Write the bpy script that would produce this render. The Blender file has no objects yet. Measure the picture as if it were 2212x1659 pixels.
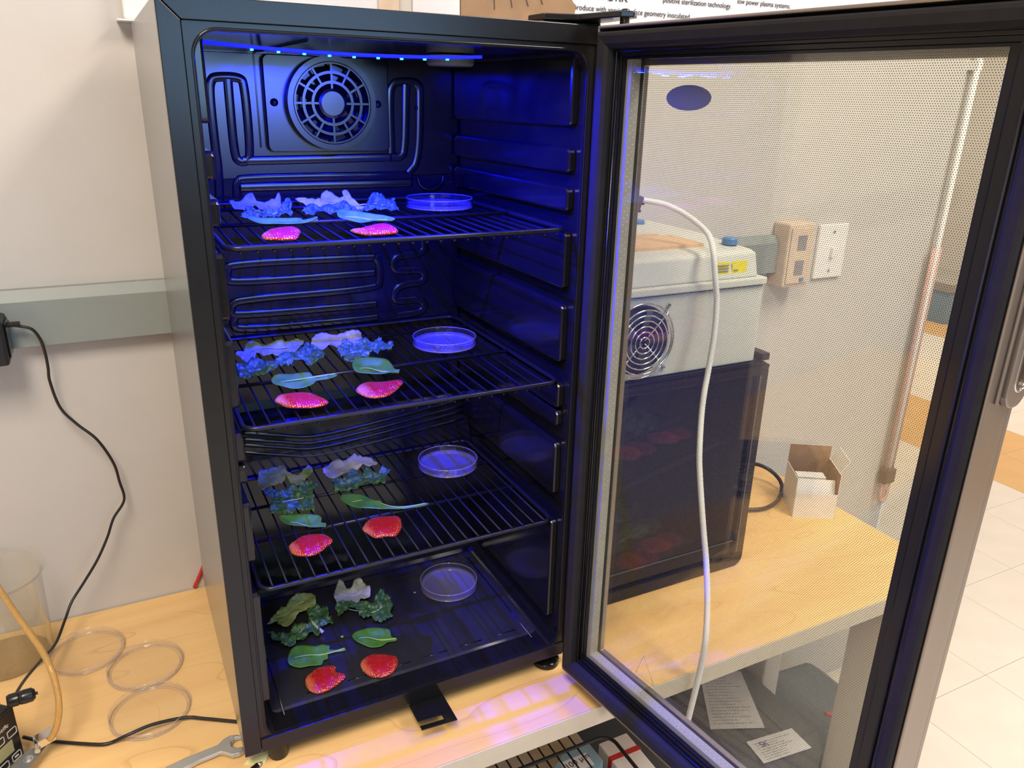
import bpy, bmesh, math, random
from mathutils import Vector, Matrix, noise, geometry

sc = bpy.context.scene
# ---------------------------------------------------------------- camera
cam = bpy.data.cameras.new('camera'); co = bpy.data.objects.new('camera', cam); sc.collection.objects.link(co)
co.location = (-0.05853, -0.75702, 0.75167); co.rotation_euler = (1.21932, -0.02397, -0.47127)
cam.sensor_width = 36; cam.sensor_fit = 'HORIZONTAL'; cam.lens = 27.4711; cam.clip_start = .02; cam.clip_end = 50
sc.camera = co
# ---------------------------------------------------------------- world, view
w = bpy.data.worlds.new('world'); sc.world = w; w.use_nodes = True
w.node_tree.nodes['Background'].inputs[0].default_value = (.55, .68, 1.0, 1); w.node_tree.nodes['Background'].inputs[1].default_value = .6
sc.view_settings.view_transform = 'Standard'; sc.view_settings.look = 'None'; sc.view_settings.gamma = 1
sc.view_settings.use_curve_mapping = False; sc.view_settings.exposure = 0
sc.cycles.max_bounces = 10; sc.cycles.transparent_max_bounces = 24; sc.cycles.diffuse_bounces = 4; sc.cycles.glossy_bounces = 5
sc.cycles.caustics_reflective = False; sc.cycles.caustics_refractive = False; sc.cycles.use_denoising = True
sc.cycles.sample_clamp_indirect = 4

def area(name, loc, rot, sx, sy, power, col):
    l = bpy.data.lights.new(name, 'AREA'); l.shape = 'RECTANGLE'; l.size = sx; l.size_y = sy; l.energy = power; l.color = col
    o = bpy.data.objects.new(name, l); sc.collection.objects.link(o); o.location = loc; o.rotation_euler = rot; return o
WARM = (1.0, .885, .76)
# ceiling fixtures (housings are built below); the two far ones are added to brighten the far wall
for i, (x, y, p) in enumerate(((-.50, -1.30, 60), (1.35, -.90, 55), (-.9, -2.8, 4), (3.6, -.6, 15), (4.4, 3.2, 60), (1.4, -3.2, 4), (5.5, 1.4, 60))):
    area('ceiling_lamp', (x, y, 2.14), (0, 0, 0), .56, 1.16, p, WARM)
# daylight through the window behind the camera
area('window_daylight', (1.0, -4.18, 1.015), (math.radians(90), 0, 0), 1.9, .76, 34, (.33, .62, 1.0))
# the LED ribbon under the fridge ceiling: one strong diode and its weaker neighbours
def led(x, y, z, p, r=.006):
    l = bpy.data.lights.new('led_lamp', 'AREA'); l.shape = 'DISK'; l.size = r; l.energy = p; l.color = (.001, .003, 1.0)
    o = bpy.data.objects.new('led_lamp', l); sc.collection.objects.link(o); o.location = (x, y, z)
led(.196, .068, .783, 13)
for x in (.09, .145, .25, .30): led(x, .067, .785, 2.0, .01)

DOT_U, DOT_Z, DOT_R = .00195, .0034, .00040

D = {'lettuce_s4a':((0.1033,0.1922,0.0425),5,[(-37.7,14.1),(-18.1,37.3),(-12.6,45.7),(-8.2,39.3),(0.2,51.4),(14.1,61.5),(26.2,62.4),(37.2,50.4),(32.0,25.6),(21.6,26.9),(12.6,21.4),(3.7,16.0),(-6.2,5.3),(-15.7,0.0),(-24.1,8.5),(-25.0,17.6)]),'kale_s4a':((0.1115,0.1472,0.0425),4,[(8.3,58.0),(15.6,64.2),(26.1,67.6),(30.4,57.9),(33.4,58.2),(37.7,48.6),(36.2,35.4),(39.2,32.5),(36.5,18.7),(31.2,23.9),(25.4,23.4),(17.4,18.0),(11.8,3.0),(8.8,5.8),(5.5,11.5),(-3.2,9.5),(-10.0,3.9),(-16.3,8.1),(-23.5,0.0),(-33.6,3.0),(-38.6,13.4),(-46.8,17.0),(-46.3,28.1),(-49.4,35.1),(-41.4,34.6),(-32.5,25.0),(-22.8,28.0),(-11.4,37.7),(-2.3,36.8),(5.8,31.8),(9.1,45.4)]),'spinach_s4a':((0.1105,0.0969,0.0425),0,[(-33.9,30.5),(-27.2,45.0),(-17.0,50.8),(-4.0,44.6),(5.2,37.3),(12.4,36.9),(22.6,30.5),(20.9,23.8),(40.3,17.6),(40.1,13.8),(18.3,17.5),(14.0,7.8),(8.5,7.5),(3.1,0.0),(-10.5,2.2),(-23.7,5.1),(-33.8,14.6),(-35.2,22.4)]),'strawberry_s4a':((0.1115,0.0468,0.0425),0,[(-22.2,32.4),(-14.5,39.7),(-2.7,45.2),(9.3,43.8),(17.6,38.4),(15.7,28.1),(24.1,20.0),(23.6,13.3),(11.4,5.6),(-2.1,0.1),(-13.9,0.0),(-22.0,8.3),(-24.3,19.9)]),'lettuce_s4b':((0.1912,0.1994,0.0425),8,[(-23.7,35.4),(-11.1,55.3),(-4.6,52.8),(-3.2,39.7),(4.6,38.3),(11.6,51.3),(20.0,55.1),(25.3,38.1),(28.4,21.3),(21.4,8.8),(7.5,6.7),(-0.6,0.0),(-8.2,8.3),(-16.5,14.5),(-24.8,13.3),(-26.2,24.2)]),'kale_s4b':((0.2008,0.1451,0.0425),4,[(-39.7,54.8),(-29.5,63.2),(-16.2,60.8),(-7.2,50.5),(2.6,49.6),(14.2,47.9),(27.5,63.6),(33.9,57.6),(38.6,40.8),(37.0,25.4),(28.2,13.3),(28.1,4.1),(19.7,3.1),(12.7,0.0),(2.8,5.8),(1.0,18.8),(-11.6,16.5),(-13.1,31.0),(-17.6,42.3),(-29.8,41.2),(-40.3,34.9),(-41.1,42.9)]),'spinach_s4b':((0.1952,0.0976,0.0425),0,[(-28.5,38.7),(-19.7,44.1),(-3.7,45.7),(13.4,38.3),(21.7,27.9),(19.6,12.9),(25.3,7.0),(22.8,2.6),(11.8,4.1),(0.9,0.0),(-12.8,4.3),(-22.5,15.6),(-28.3,27.7)]),'strawberry_s4b':((0.1829,0.0405,0.0425),0,[(-22.3,35.5),(-15.3,43.7),(-3.2,46.8),(9.7,40.7),(23.4,31.3),(24.0,22.2),(18.1,10.6),(7.7,1.5),(-3.7,0.0),(-15.8,7.1),(-22.5,20.0)]),'lettuce_s3a':((0.1146,0.2308,0.2375),12,[(-36.7,27.7),(-29.2,48.0),(-18.2,48.8),(-9.8,48.2),(2.1,49.8),(4.9,37.3),(17.3,21.9),(30.4,35.6),(36.9,44.3),(39.1,32.9),(36.8,20.9),(27.1,11.5),(12.2,0.0),(5.9,4.0),(2.2,19.5),(0.7,24.0),(-3.6,15.2),(-16.4,11.2),(-27.8,6.9),(-36.2,5.7),(-37.7,16.0)]),'kale_s3a':((0.1134,0.1514,0.2375),8,[(-36.8,54.3),(-30.7,67.9),(-22.3,58.6),(-10.9,57.7),(2.1,63.8),(8.3,55.1),(15.5,65.6),(30.0,66.0),(32.6,57.4),(35.4,54.2),(26.5,42.2),(20.8,33.7),(25.2,27.9),(19.2,17.7),(17.2,0.2),(6.9,0.0),(1.5,5.9),(-4.1,6.0),(-12.8,2.3),(-24.6,9.5),(-36.9,14.0),(-31.1,31.8),(-30.9,43.9)]),'spinach_s3a':((0.1156,0.1075,0.2375),0,[(-29.3,47.1),(-22.3,48.8),(-6.7,43.6),(8.2,35.3),(16.7,28.5),(18.1,20.5),(15.2,11.1),(19.7,6.7),(20.1,4.1),(16.3,0.0),(3.8,3.0),(-9.9,9.7),(-20.9,19.4),(-29.0,32.6)]),'strawberry_s3a':((0.1063,0.0536,0.2375),0,[(-22.2,32.2),(-14.8,38.6),(-4.8,45.1),(6.1,45.7),(20.0,40.4),(25.2,31.2),(26.9,20.5),(18.2,12.5),(7.7,4.5),(-2.8,0.0),(-14.2,4.2),(-22.0,13.0),(-23.4,23.2)]),'lettuce_s3b':((0.205,0.2332,0.2375),12,[(-38.1,20.7),(-30.3,31.1),(-18.7,36.2),(-5.9,35.5),(5.1,37.6),(18.8,43.5),(27.9,33.9),(36.4,26.8),(40.7,15.5),(34.6,8.6),(25.2,8.3),(19.6,15.5),(-1.7,4.9),(-15.4,1.9),(-26.0,0.0),(-34.3,1.6),(-37.8,12.1)]),'kale_s3b':((0.2103,0.1841,0.2375),10,[(-43.8,29.7),(-33.4,31.5),(-23.5,27.1),(-14.4,41.5),(-5.9,44.2),(-0.2,37.9),(1.1,25.4),(9.2,39.2),(16.8,38.9),(16.8,26.7),(26.9,30.0),(36.8,40.2),(38.3,32.9),(45.6,29.4),(37.3,22.1),(30.5,13.4),(26.3,0.8),(16.4,5.3),(5.5,6.8),(-1.4,9.1),(-10.5,3.7),(-18.9,0.4),(-30.0,0.0),(-37.8,6.8),(-46.8,0.6),(-41.3,16.2)]),'spinach_s3b':((0.211,0.1086,0.2375),0,[(-40.7,67.9),(-32.8,72.4),(-21.3,69.9),(-9.8,59.2),(-2.8,42.6),(6.2,34.5),(5.7,23.7),(29.4,10.8),(59.9,4.7),(58.7,0.0),(37.9,0.5),(16.0,7.4),(-4.4,18.5),(-25.3,28.0),(-35.8,40.6),(-41.0,56.0)]),'strawberry_s3b':((0.1979,0.055,0.2375),0,[(-21.6,34.5),(-12.1,46.8),(-0.3,51.1),(12.7,47.6),(27.1,41.0),(25.7,27.0),(20.2,12.9),(8.2,0.0),(-2.0,3.5),(-14.7,6.0),(-20.0,17.5),(-23.1,25.9)]),'lettuce_s2a':((0.1043,0.2135,0.4295),22,[(-41.5,20.7),(-31.2,24.9),(-22.8,40.7),(-17.1,42.0),(-11.6,36.7),(-1.1,33.8),(10.4,35.4),(21.4,34.3),(30.1,32.7),(39.6,34.7),(46.4,31.5),(39.8,20.6),(29.3,9.7),(16.0,5.0),(4.6,8.1),(-9.4,9.1),(-15.4,20.1),(-20.3,8.5),(-30.5,0.0),(-36.7,6.5)]),'kale_s2a':((0.1121,0.146,0.4295),12,[(-60.2,15.0),(-56.3,35.0),(-45.3,39.7),(-35.5,42.7),(-24.4,35.4),(-12.6,36.8),(2.2,46.4),(13.9,50.3),(25.8,54.3),(35.3,66.1),(40.0,62.5),(43.6,54.5),(48.9,53.2),(49.6,32.1),(42.7,24.8),(34.4,18.0),(23.7,18.5),(22.2,25.6),(11.5,30.6),(5.2,16.8),(-0.5,15.0),(-2.9,23.3),(-15.8,11.6),(-34.7,4.0),(-50.4,0.0),(-60.1,6.7)]),'kale_s2b':((0.2177,0.159,0.4295),18,[(-37.4,28.3),(-27.8,42.3),(-22.1,46.2),(-14.6,39.6),(-4.1,43.5),(3.7,46.1),(10.3,36.5),(19.8,43.8),(24.5,39.7),(24.2,31.5),(33.4,33.7),(36.2,25.9),(30.6,17.9),(20.9,13.9),(12.8,10.6),(3.2,13.7),(-6.2,5.8),(-16.4,2.2),(-23.9,0.0),(-31.6,4.6),(-35.6,14.2)]),'lettuce_s2b':((0.1932,0.2301,0.4295),24,[(-31.9,18.5),(-22.1,29.7),(-13.2,32.2),(-6.2,26.9),(2.8,24.4),(12.1,27.5),(23.1,27.5),(36.0,25.2),(35.2,12.1),(30.9,3.6),(20.0,3.7),(10.8,5.3),(-0.2,0.0),(-6.5,3.0),(-11.0,8.3),(-20.2,0.0),(-27.6,3.2),(-31.8,9.4)]),'spinach_s2a':((0.1235,0.1017,0.4295),4,[(-35.7,32.9),(-29.4,44.4),(-18.4,47.5),(-4.0,42.4),(9.6,37.6),(12.2,22.7),(22.8,23.1),(39.2,26.6),(38.9,21.6),(26.3,16.3),(12.3,14.4),(7.3,6.7),(-3.5,0.0),(-16.5,0.2),(-26.7,8.3),(-34.5,19.0)]),'spinach_s2b':((0.2143,0.1057,0.4295),10,[(-28.7,32.2),(-20.3,41.8),(-7.5,43.1),(7.1,39.1),(15.5,33.2),(17.4,21.8),(16.7,6.7),(22.2,2.9),(20.1,0.0),(11.7,1.9),(2.2,0.0),(-7.6,0.5),(-18.9,6.4),(-29.7,14.0)]),'strawberry_s2a':((0.1058,0.0387,0.4295),0,[(-25.5,36.3),(-17.9,47.7),(-7.8,49.3),(5.3,46.6),(14.9,40.9),(19.2,30.1),(26.2,10.9),(18.9,1.3),(8.9,0.0),(-4.3,4.4),(-16.0,10.9),(-21.9,23.3)]),'strawberry_s2b':((0.1978,0.0392,0.4295),0,[(-26.8,31.1),(-19.8,43.8),(-9.7,49.2),(2.1,45.8),(13.9,42.3),(23.0,43.4),(30.2,41.9),(28.8,32.6),(15.6,15.9),(2.8,2.9),(-12.6,0.0),(-21.1,5.7),(-26.4,18.6)]),'lettuce_s1a':((0.1004,0.2039,0.6145),45,[(-28.5,18.0),(-23.2,16.6),(-15.1,19.9),(-7.2,26.9),(-2.1,28.5),(0.7,18.0),(7.8,14.6),(17.9,17.2),(22.0,18.2),(27.7,24.8),(29.3,15.4),(25.9,3.3),(18.5,0.0),(5.4,1.9),(2.0,4.5),(-2.6,10.2),(-7.2,6.2),(-16.9,4.2),(-25.4,4.1),(-29.0,9.7)]),'kale_s1a':((0.1046,0.1549,0.6145),38,[(-32.2,1.1),(-25.7,7.7),(-22.7,13.9),(-17.0,15.5),(-10.9,9.3),(-4.3,10.2),(5.3,12.3),(12.9,13.2),(20.6,23.2),(25.2,27.0),(27.0,17.6),(26.7,9.8),(23.7,2.1),(16.3,2.6),(11.3,0.9),(6.6,0.6),(3.1,1.4),(-4.5,0.0),(-12.6,0.5),(-20.8,0.4),(-27.9,0.2)]),'lettuce_s1b':((0.1853,0.169,0.6145),45,[(-45.5,22.2),(-36.3,22.4),(-24.7,21.3),(-16.5,22.8),(-11.7,31.2),(-6.3,32.8),(0.2,30.1),(4.6,23.1),(12.3,25.3),(11.7,31.5),(18.2,33.2),(18.9,27.5),(23.3,19.8),(29.4,10.8),(34.9,8.0),(31.3,2.0),(22.6,0.0),(12.9,1.7),(2.0,7.2),(-16.3,5.7),(-29.1,10.0),(-35.8,15.1)]),'kale_s1b':((0.2091,0.1645,0.6145),38,[(-65.1,3.3),(-59.3,12.2),(-49.3,13.0),(-39.6,12.5),(-24.2,14.4),(-10.6,16.4),(-4.6,7.9),(4.8,4.6),(13.8,15.1),(21.9,25.9),(34.6,29.6),(36.2,23.9),(39.5,16.6),(48.5,21.8),(49.2,13.3),(51.0,4.8),(47.7,0.8),(34.2,1.5),(18.7,2.4),(3.1,2.0),(-12.3,1.5),(-32.7,0.0),(-47.3,0.9),(-58.1,0.2)]),'spinach_s1a':((0.1129,0.0989,0.6145),14,[(-37.8,22.8),(-33.4,28.2),(-24.2,21.2),(-10.8,17.9),(4.6,15.4),(17.0,12.7),(17.2,7.9),(26.3,11.5),(34.3,17.8),(35.9,15.1),(25.5,4.6),(15.4,0.0),(2.9,0.0),(-14.3,1.5),(-25.6,5.2),(-32.9,11.9)]),'spinach_s1b':((0.2002,0.0881,0.6145),14,[(-27.1,35.9),(-18.2,38.6),(-13.1,33.0),(1.4,26.4),(18.8,19.4),(23.3,15.1),(28.9,8.3),(28.3,2.3),(17.3,0.0),(5.2,1.5),(-11.6,2.4),(-22.7,9.7),(-30.4,19.1)]),'strawberry_s1a':((0.096,0.024,0.6145),6,[(-20.5,17.3),(-12.5,31.6),(-3.0,37.8),(6.0,41.0),(15.8,39.0),(18.9,28.5),(15.2,16.3),(9.0,1.9),(0.5,0.0),(-10.3,2.3),(-19.0,6.3)]),'strawberry_s1b':((0.1904,0.0239,0.6145),6,[(-25.0,21.7),(-17.4,20.2),(-5.9,28.2),(7.9,34.2),(20.2,31.8),(22.8,12.2),(17.7,3.1),(6.8,0.3),(-7.6,0.0),(-19.5,7.3)]),'ribs':[[(0.077,0.6117),(0.0796,0.6563),(0.0784,0.6813),(0.0781,0.7489),(0.0813,0.7631),(0.0871,0.7674),(0.116,0.7677),(0.1214,0.7596),(0.1215,0.676),(0.1167,0.6646),(0.1065,0.6641),(0.101,0.6724),(0.1014,0.7542),(0.1018,0.7649)],[(0.3144,0.6724),(0.3141,0.7531),(0.3195,0.7657),(0.3279,0.7684),(0.3505,0.7691),(0.3575,0.7642),(0.3594,0.7541),(0.3557,0.6627),(0.3392,0.6455)],[(0.3385,0.7662),(0.3349,0.6762),(0.3281,0.6678),(0.3143,0.6679)],[(0.1111,0.6656),(0.1306,0.6654),(0.3143,0.6679)],[(0.0995,0.6191),(0.1008,0.6389),(0.1091,0.6436),(0.345,0.6427)],[(0.1031,0.6314),(0.3448,0.6318)],[(0.2858,0.5271),(0.0838,0.5313),(0.0776,0.5239),(0.0766,0.5134),(0.0813,0.5045),(0.285,0.5043)],[(0.2858,0.5271),(0.2913,0.5168),(0.2919,0.4908),(0.2841,0.4803),(0.0943,0.481),(0.0785,0.4757),(0.0775,0.4649),(0.0825,0.4583),(0.2862,0.4566)],[(0.0825,0.4583),(0.0772,0.4484),(0.0851,0.4364),(0.2869,0.4357)],[(0.3619,0.5468),(0.3616,0.528),(0.3214,0.5268),(0.3128,0.5196),(0.3125,0.5095),(0.3207,0.5031),(0.3612,0.5039),(0.3619,0.4836),(0.3263,0.4827),(0.3139,0.4743),(0.312,0.4626),(0.3195,0.4574),(0.3605,0.4575),(0.3602,0.4362),(0.3174,0.435)]],'gutter':[[(0.0689,0.3005,0.3034),(0.1173,0.3005,0.2912),(0.1695,0.3005,0.2803),(0.2535,0.3005,0.2858),(0.4053,0.3005,0.3018)],[(0.068,0.3005,0.2937),(0.1166,0.3005,0.2812),(0.1689,0.3005,0.2701),(0.2531,0.3005,0.2752),(0.4053,0.3005,0.2908)],[(0.0673,0.3005,0.2853),(0.1159,0.3005,0.2726),(0.1683,0.3005,0.2613),(0.2527,0.3005,0.2661),(0.4053,0.3005,0.2813)],[(0.0663,0.3005,0.2741),(0.115,0.3005,0.2611),(0.1676,0.3005,0.2494),(0.2522,0.3005,0.2539),(0.4053,0.3005,0.2685)]],'tube':[(0.6718,0.2,0.6104),(0.6859,0.19,0.6071),(0.7013,0.17,0.5976),(0.7086,0.14,0.5846),(0.7037,0.11,0.5729),(0.6925,0.085,0.5548),(0.6922,0.075,0.5207),(0.6952,0.07,0.4883),(0.6888,0.06,0.444),(0.6766,0.05,0.3932),(0.6647,0.04,0.3631),(0.6555,0.03,0.3329),(0.6409,0.01,0.2936),(0.6357,0.0,0.2702),(0.6277,-0.02,0.2307),(0.6205,-0.04,0.1916),(0.6139,-0.06,0.1529),(0.6049,-0.08,0.108),(0.5908,-0.1,0.0655),(0.5884,-0.1,0.012),(0.5816,-0.1,-0.0416),(0.5753,-0.1,-0.0886),(0.5672,-0.1,-0.1447)],'cordA':[(-0.185,0.375,0.4665),(-0.1738,0.375,0.464),(-0.162,0.375,0.4585),(-0.1556,0.38,0.4421),(-0.1538,0.385,0.4215),(-0.1541,0.39,0.4007),(-0.155,0.39,0.3813),(-0.1489,0.39,0.3437),(-0.1331,0.385,0.3192),(-0.1115,0.38,0.2931),(-0.0967,0.385,0.2525),(-0.0932,0.39,0.2201),(-0.0912,0.39,0.1897),(-0.1085,0.385,0.1659),(-0.1199,0.38,0.1407),(-0.1375,0.375,0.1096),(-0.1596,0.37,0.0798),(-0.1772,0.36,0.06),(-0.1877,0.34,0.0453),(-0.199,0.3,0.0384),(-0.2111,0.25,0.053),(-0.2212,0.2,0.0696),(-0.2254,0.155,0.0866)],'cordB':[(-0.2334,0.1624,0.012),(-0.2137,0.148,0.01),(-0.2,0.1473,0.004),(-0.1751,0.1322,0.004),(-0.1502,0.1186,0.004),(-0.1376,0.1174,0.004),(-0.1215,0.1132,0.011),(-0.0927,0.1173,0.012),(-0.0557,0.1195,0.006),(-0.0349,0.1102,0.004),(0.0034,0.0858,0.004),(0.0265,0.0722,0.004)],'hose':[(-0.2632,0.3242,0.17),(-0.2427,0.2792,0.15),(-0.2267,0.2395,0.14),(-0.2116,0.2052,0.13),(-0.1972,0.1718,0.12),(-0.1882,0.1473,0.105),(-0.1855,0.1349,0.08),(-0.1874,0.127,0.06),(-0.1934,0.1227,0.042),(-0.201,0.1226,0.03)],'wrench':[(-0.0935,0.0438),(-0.0627,0.0508),(-0.0256,0.0549),(-0.0183,0.0611),(-0.0104,0.0638),(-0.0019,0.0618),(0.0038,0.0562),(-0.0055,0.0565),(-0.01,0.0514),(-0.0099,0.045),(-0.0052,0.0403),(0.0026,0.039),(0.002,0.0321),(-0.0037,0.0294),(-0.0121,0.0303),(-0.0176,0.0361),(-0.0242,0.0416),(-0.0485,0.0386),(-0.0643,0.0342),(-0.0756,0.0206)],'sticky':[(-0.0018,0.0164),(0.0144,0.0302),(0.0351,0.0299),(0.0212,0.0083),(0.0089,0.0112)],'pen':[(-0.0027,-0.0036,0.004),(0.0182,0.0081,0.004)],'redcable':[(-0.0133,0.412,0.0042),(-0.0046,0.41,0.0221),(0.005,0.405,0.0464),(0.0096,0.4,0.0634)],'loop':[(1.0469,0.3279,0.05),(1.0895,0.324,0.04),(1.1108,0.3079,0.03),(1.1139,0.2814,0.02),(1.104,0.2618,0.01),(1.0651,0.2335,0.006),(1.02,0.2189,0.006),(0.9853,0.2267,0.006),(0.9641,0.2424,0.006)],'paper':[(0.9888,0.3095),(1.0743,0.2689),(1.001,0.118),(0.8975,0.1634)],'label':[(0.9395,0.1054),(1.0503,0.093),(1.0476,0.0377),(0.9327,0.0496)],'bluebox':[(0.4831,0.0967),(0.5274,0.1272),(0.5667,0.1222),(0.5683,0.0763),(0.549,0.065)],'wpaper':[(0.6059,0.1282),(0.6408,0.121),(0.6399,0.0954),(0.5988,0.0397),(0.5776,0.0499)]}
# ---------------------------------------------------------------- helpers
C = bpy.context.scene.collection
rnd = random.Random(7)
PI = math.pi

def link(o, parent=None):
    C.objects.link(o)
    if parent is not None:
        o.parent = parent
    return o

def mesh_obj(name, bm, mat, parent=None, smooth=False, loc=None, rot=None, bevel=0, kind=None):
    bmesh.ops.recalc_face_normals(bm, faces=bm.faces[:])
    me = bpy.data.meshes.new(name)
    bm.to_mesh(me); bm.free()
    if mat is not None:
        me.materials.append(mat)
    if smooth:
        for f in me.polygons: f.use_smooth = True
    o = bpy.data.objects.new(name, me)
    link(o, parent)
    if loc: o.location = loc
    if rot: o.rotation_euler = rot
    if bevel:
        m = o.modifiers.new('bevel', 'BEVEL'); m.width = bevel; m.segments = 2; m.limit_method = 'ANGLE'; m.angle_limit = math.radians(40)
    if kind: o['kind'] = kind
    return o

def tag(o, label, cat, group=None):
    o['label'] = label; o['category'] = cat
    if group: o['group'] = group
    return o

def empty(name, loc, label=None, cat=None, group=None, rz=0):
    o = bpy.data.objects.new(name, None); link(o)
    o.empty_display_size = .02
    o.location = loc; o.rotation_euler = (0, 0, rz)
    if label: tag(o, label, cat, group)
    return o

def box(bm, x0, x1, y0, y1, z0, z1, M=None):
    vs = [bm.verts.new(v) for v in ((x0,y0,z0),(x1,y0,z0),(x1,y1,z0),(x0,y1,z0),(x0,y0,z1),(x1,y0,z1),(x1,y1,z1),(x0,y1,z1))]
    if M is not None:
        for v in vs: v.co = M @ v.co
    for f in ((0,3,2,1),(4,5,6,7),(0,1,5,4),(1,2,6,5),(2,3,7,6),(3,0,4,7)):
        bm.faces.new([vs[i] for i in f])
    return vs

def bx(name, x0, x1, y0, y1, z0, z1, mat, parent=None, bevel=0.0, M=None, kind=None):
    bm = bmesh.new(); box(bm, x0, x1, y0, y1, z0, z1, M)
    return mesh_obj(name, bm, mat, parent, bevel=bevel, kind=kind)

def prism(bm, pts, n0, n1, axis='z'):
    """polygon pts (a,b) extruded between n0 and n1 along axis"""
    def P(a, b, n):
        return {'z': (a, b, n), 'y': (a, n, b), 'x': (n, a, b)}[axis]
    lo = [bm.verts.new(P(a, b, n0)) for a, b in pts]
    hi = [bm.verts.new(P(a, b, n1)) for a, b in pts]
    n = len(pts)
    bm.faces.new(lo); bm.faces.new(hi[::-1])
    for i in range(n):
        bm.faces.new((lo[i], hi[i], hi[(i+1) % n], lo[(i+1) % n]))

def spline(pts, sub=6, closed=False):
    P = [Vector(p) for p in pts]; n = len(P); out = []
    rng = range(n if closed else n-1)
    for i in rng:
        if closed:
            a, b, c, d = P[(i-1) % n], P[i], P[(i+1) % n], P[(i+2) % n]
        else:
            a, b, c, d = P[max(i-1, 0)], P[i], P[i+1], P[min(i+2, n-1)]
        for k in range(sub):
            t = k/sub
            out.append(.5*((2*b)+(c-a)*t+(2*a-5*b+4*c-d)*t*t+(3*b-a-3*c+d)*t**3))
    if not closed: out.append(P[-1])
    return out

def tube(bm, pts, r, seg=8, closed=False, flat=1.0, flat_axis=None, rfun=None):
    pts = [Vector(p) for p in pts]; n = len(pts)
    rings = []; up = None
    for i, p in enumerate(pts):
        if closed: t = pts[(i+1) % n]-pts[(i-1) % n]
        else: t = pts[min(i+1, n-1)]-pts[max(i-1, 0)]
        if t.length < 1e-9: t = Vector((0,0,1))
        t.normalize()
        if up is None:
            up = Vector((0,0,1)) if abs(t.z) < .9 else Vector((1,0,0))
        s = t.cross(up)
        if s.length < 1e-6: s = t.orthogonal()
        s.normalize(); up = s.cross(t).normalized()
        rr = rfun(i/(n-1)) if rfun else r
        ring = []
        for k in range(seg):
            a = 2*PI*k/seg
            off = s*math.cos(a)*rr+up*math.sin(a)*rr
            if flat_axis is not None: off[flat_axis] *= flat
            ring.append(bm.verts.new(p+off))
        rings.append(ring)
    m = n if closed else n-1
    for i in range(m):
        A, B = rings[i], rings[(i+1) % n]
        # find the best twist when closing
        sh = 0
        if closed and i == n-1:
            sh = min(range(seg), key=lambda q: sum((A[k].co-B[(k+q) % seg].co).length for k in range(seg)))
        for k in range(seg):
            bm.faces.new((A[k], A[(k+1) % seg], B[(k+1+sh) % seg], B[(k+sh) % seg]))
    if not closed:
        bm.faces.new(rings[0][::-1]); bm.faces.new(rings[-1])

def tb(name, pts, r, mat, parent=None, seg=8, closed=False, **kw):
    bm = bmesh.new(); tube(bm, pts, r, seg, closed, **kw)
    return mesh_obj(name, bm, mat, parent, smooth=True)

def lathe(bm, prof, seg=48, c=(0,0,0), axis='z', close_ends=True):
    rings = []
    for r, h in prof:
        if r < 1e-7:
            p = {'z': (c[0], c[1], c[2]+h), 'y': (c[0], c[1]+h, c[2]), 'x': (c[0]+h, c[1], c[2])}[axis]
            rings.append([bm.verts.new(p)])
            continue
        ring = []
        for k in range(seg):
            a = 2*PI*k/seg; x, y = r*math.cos(a), r*math.sin(a)
            p = {'z': (c[0]+x, c[1]+y, c[2]+h), 'y': (c[0]+x, c[1]+h, c[2]+y), 'x': (c[0]+h, c[1]+x, c[2]+y)}[axis]
            ring.append(bm.verts.new(p))
        rings.append(ring)
    for A, B in zip(rings[:-1], rings[1:]):
        for k in range(seg):
            k2 = (k+1) % seg
            if len(A) == 1 and len(B) == 1: continue
            if len(A) == 1: bm.faces.new((A[0], B[k], B[k2]))
            elif len(B) == 1: bm.faces.new((A[k], B[0], A[k2]))
            else: bm.faces.new((A[k], B[k], B[k2], A[k2]))

def lt(name, prof, mat, parent=None, seg=48, c=(0,0,0), axis='z', smooth=True):
    bm = bmesh.new(); lathe(bm, prof, seg, c, axis)
    o = mesh_obj(name, bm, mat, parent, smooth=smooth)
    if smooth:
        m = o.modifiers.new('split', 'EDGE_SPLIT'); m.split_angle = math.radians(38)
    return o

def rrect(x0, x1, y0, y1, r, n=6):
    out = []
    for cx, cy, a0 in ((x1-r, y1-r, 0), (x0+r, y1-r, 90), (x0+r, y0+r, 180), (x1-r, y0+r, 270)):
        for k in range(n+1):
            a = math.radians(a0+90*k/n); out.append((cx+r*math.cos(a), cy+r*math.sin(a)))
    return out

def ring_plate(bm, outer, inner, n0, n1, axis='z'):
    """plate with a hole; outer and inner polygons have the same number of points"""
    def P(a, b, n): return {'z': (a, b, n), 'y': (a, n, b), 'x': (n, a, b)}[axis]
    L = [[bm.verts.new(P(a, b, n)) for a, b in pts] for pts in (outer, inner) for n in (n0, n1)]
    o0, o1, i0, i1 = L; n = len(outer)
    for k in range(n):
        q = (k+1) % n
        bm.faces.new((o0[k], o0[q], o1[q], o1[k])); bm.faces.new((i0[k], i1[k], i1[q], i0[q]))
        bm.faces.new((o0[k], i0[k], i0[q], o0[q])); bm.faces.new((o1[k], o1[q], i1[q], i1[k]))

def text(name, body, size, mat, parent, M, align='LEFT', shear=0.0, extrude=0.0002):
    cu = bpy.data.curves.new(name, 'FONT'); cu.body = body; cu.size = size; cu.align_x = align
    cu.extrude = extrude; cu.shear = shear
    cu.materials.append(mat)
    tmp = bpy.data.objects.new(name, cu)
    me = bpy.data.meshes.new_from_object(tmp); bpy.data.objects.remove(tmp); bpy.data.curves.remove(cu)
    if not me.materials: me.materials.append(mat)
    o = bpy.data.objects.new(name, me); link(o, parent); o.matrix_local = M
    return o

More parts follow.
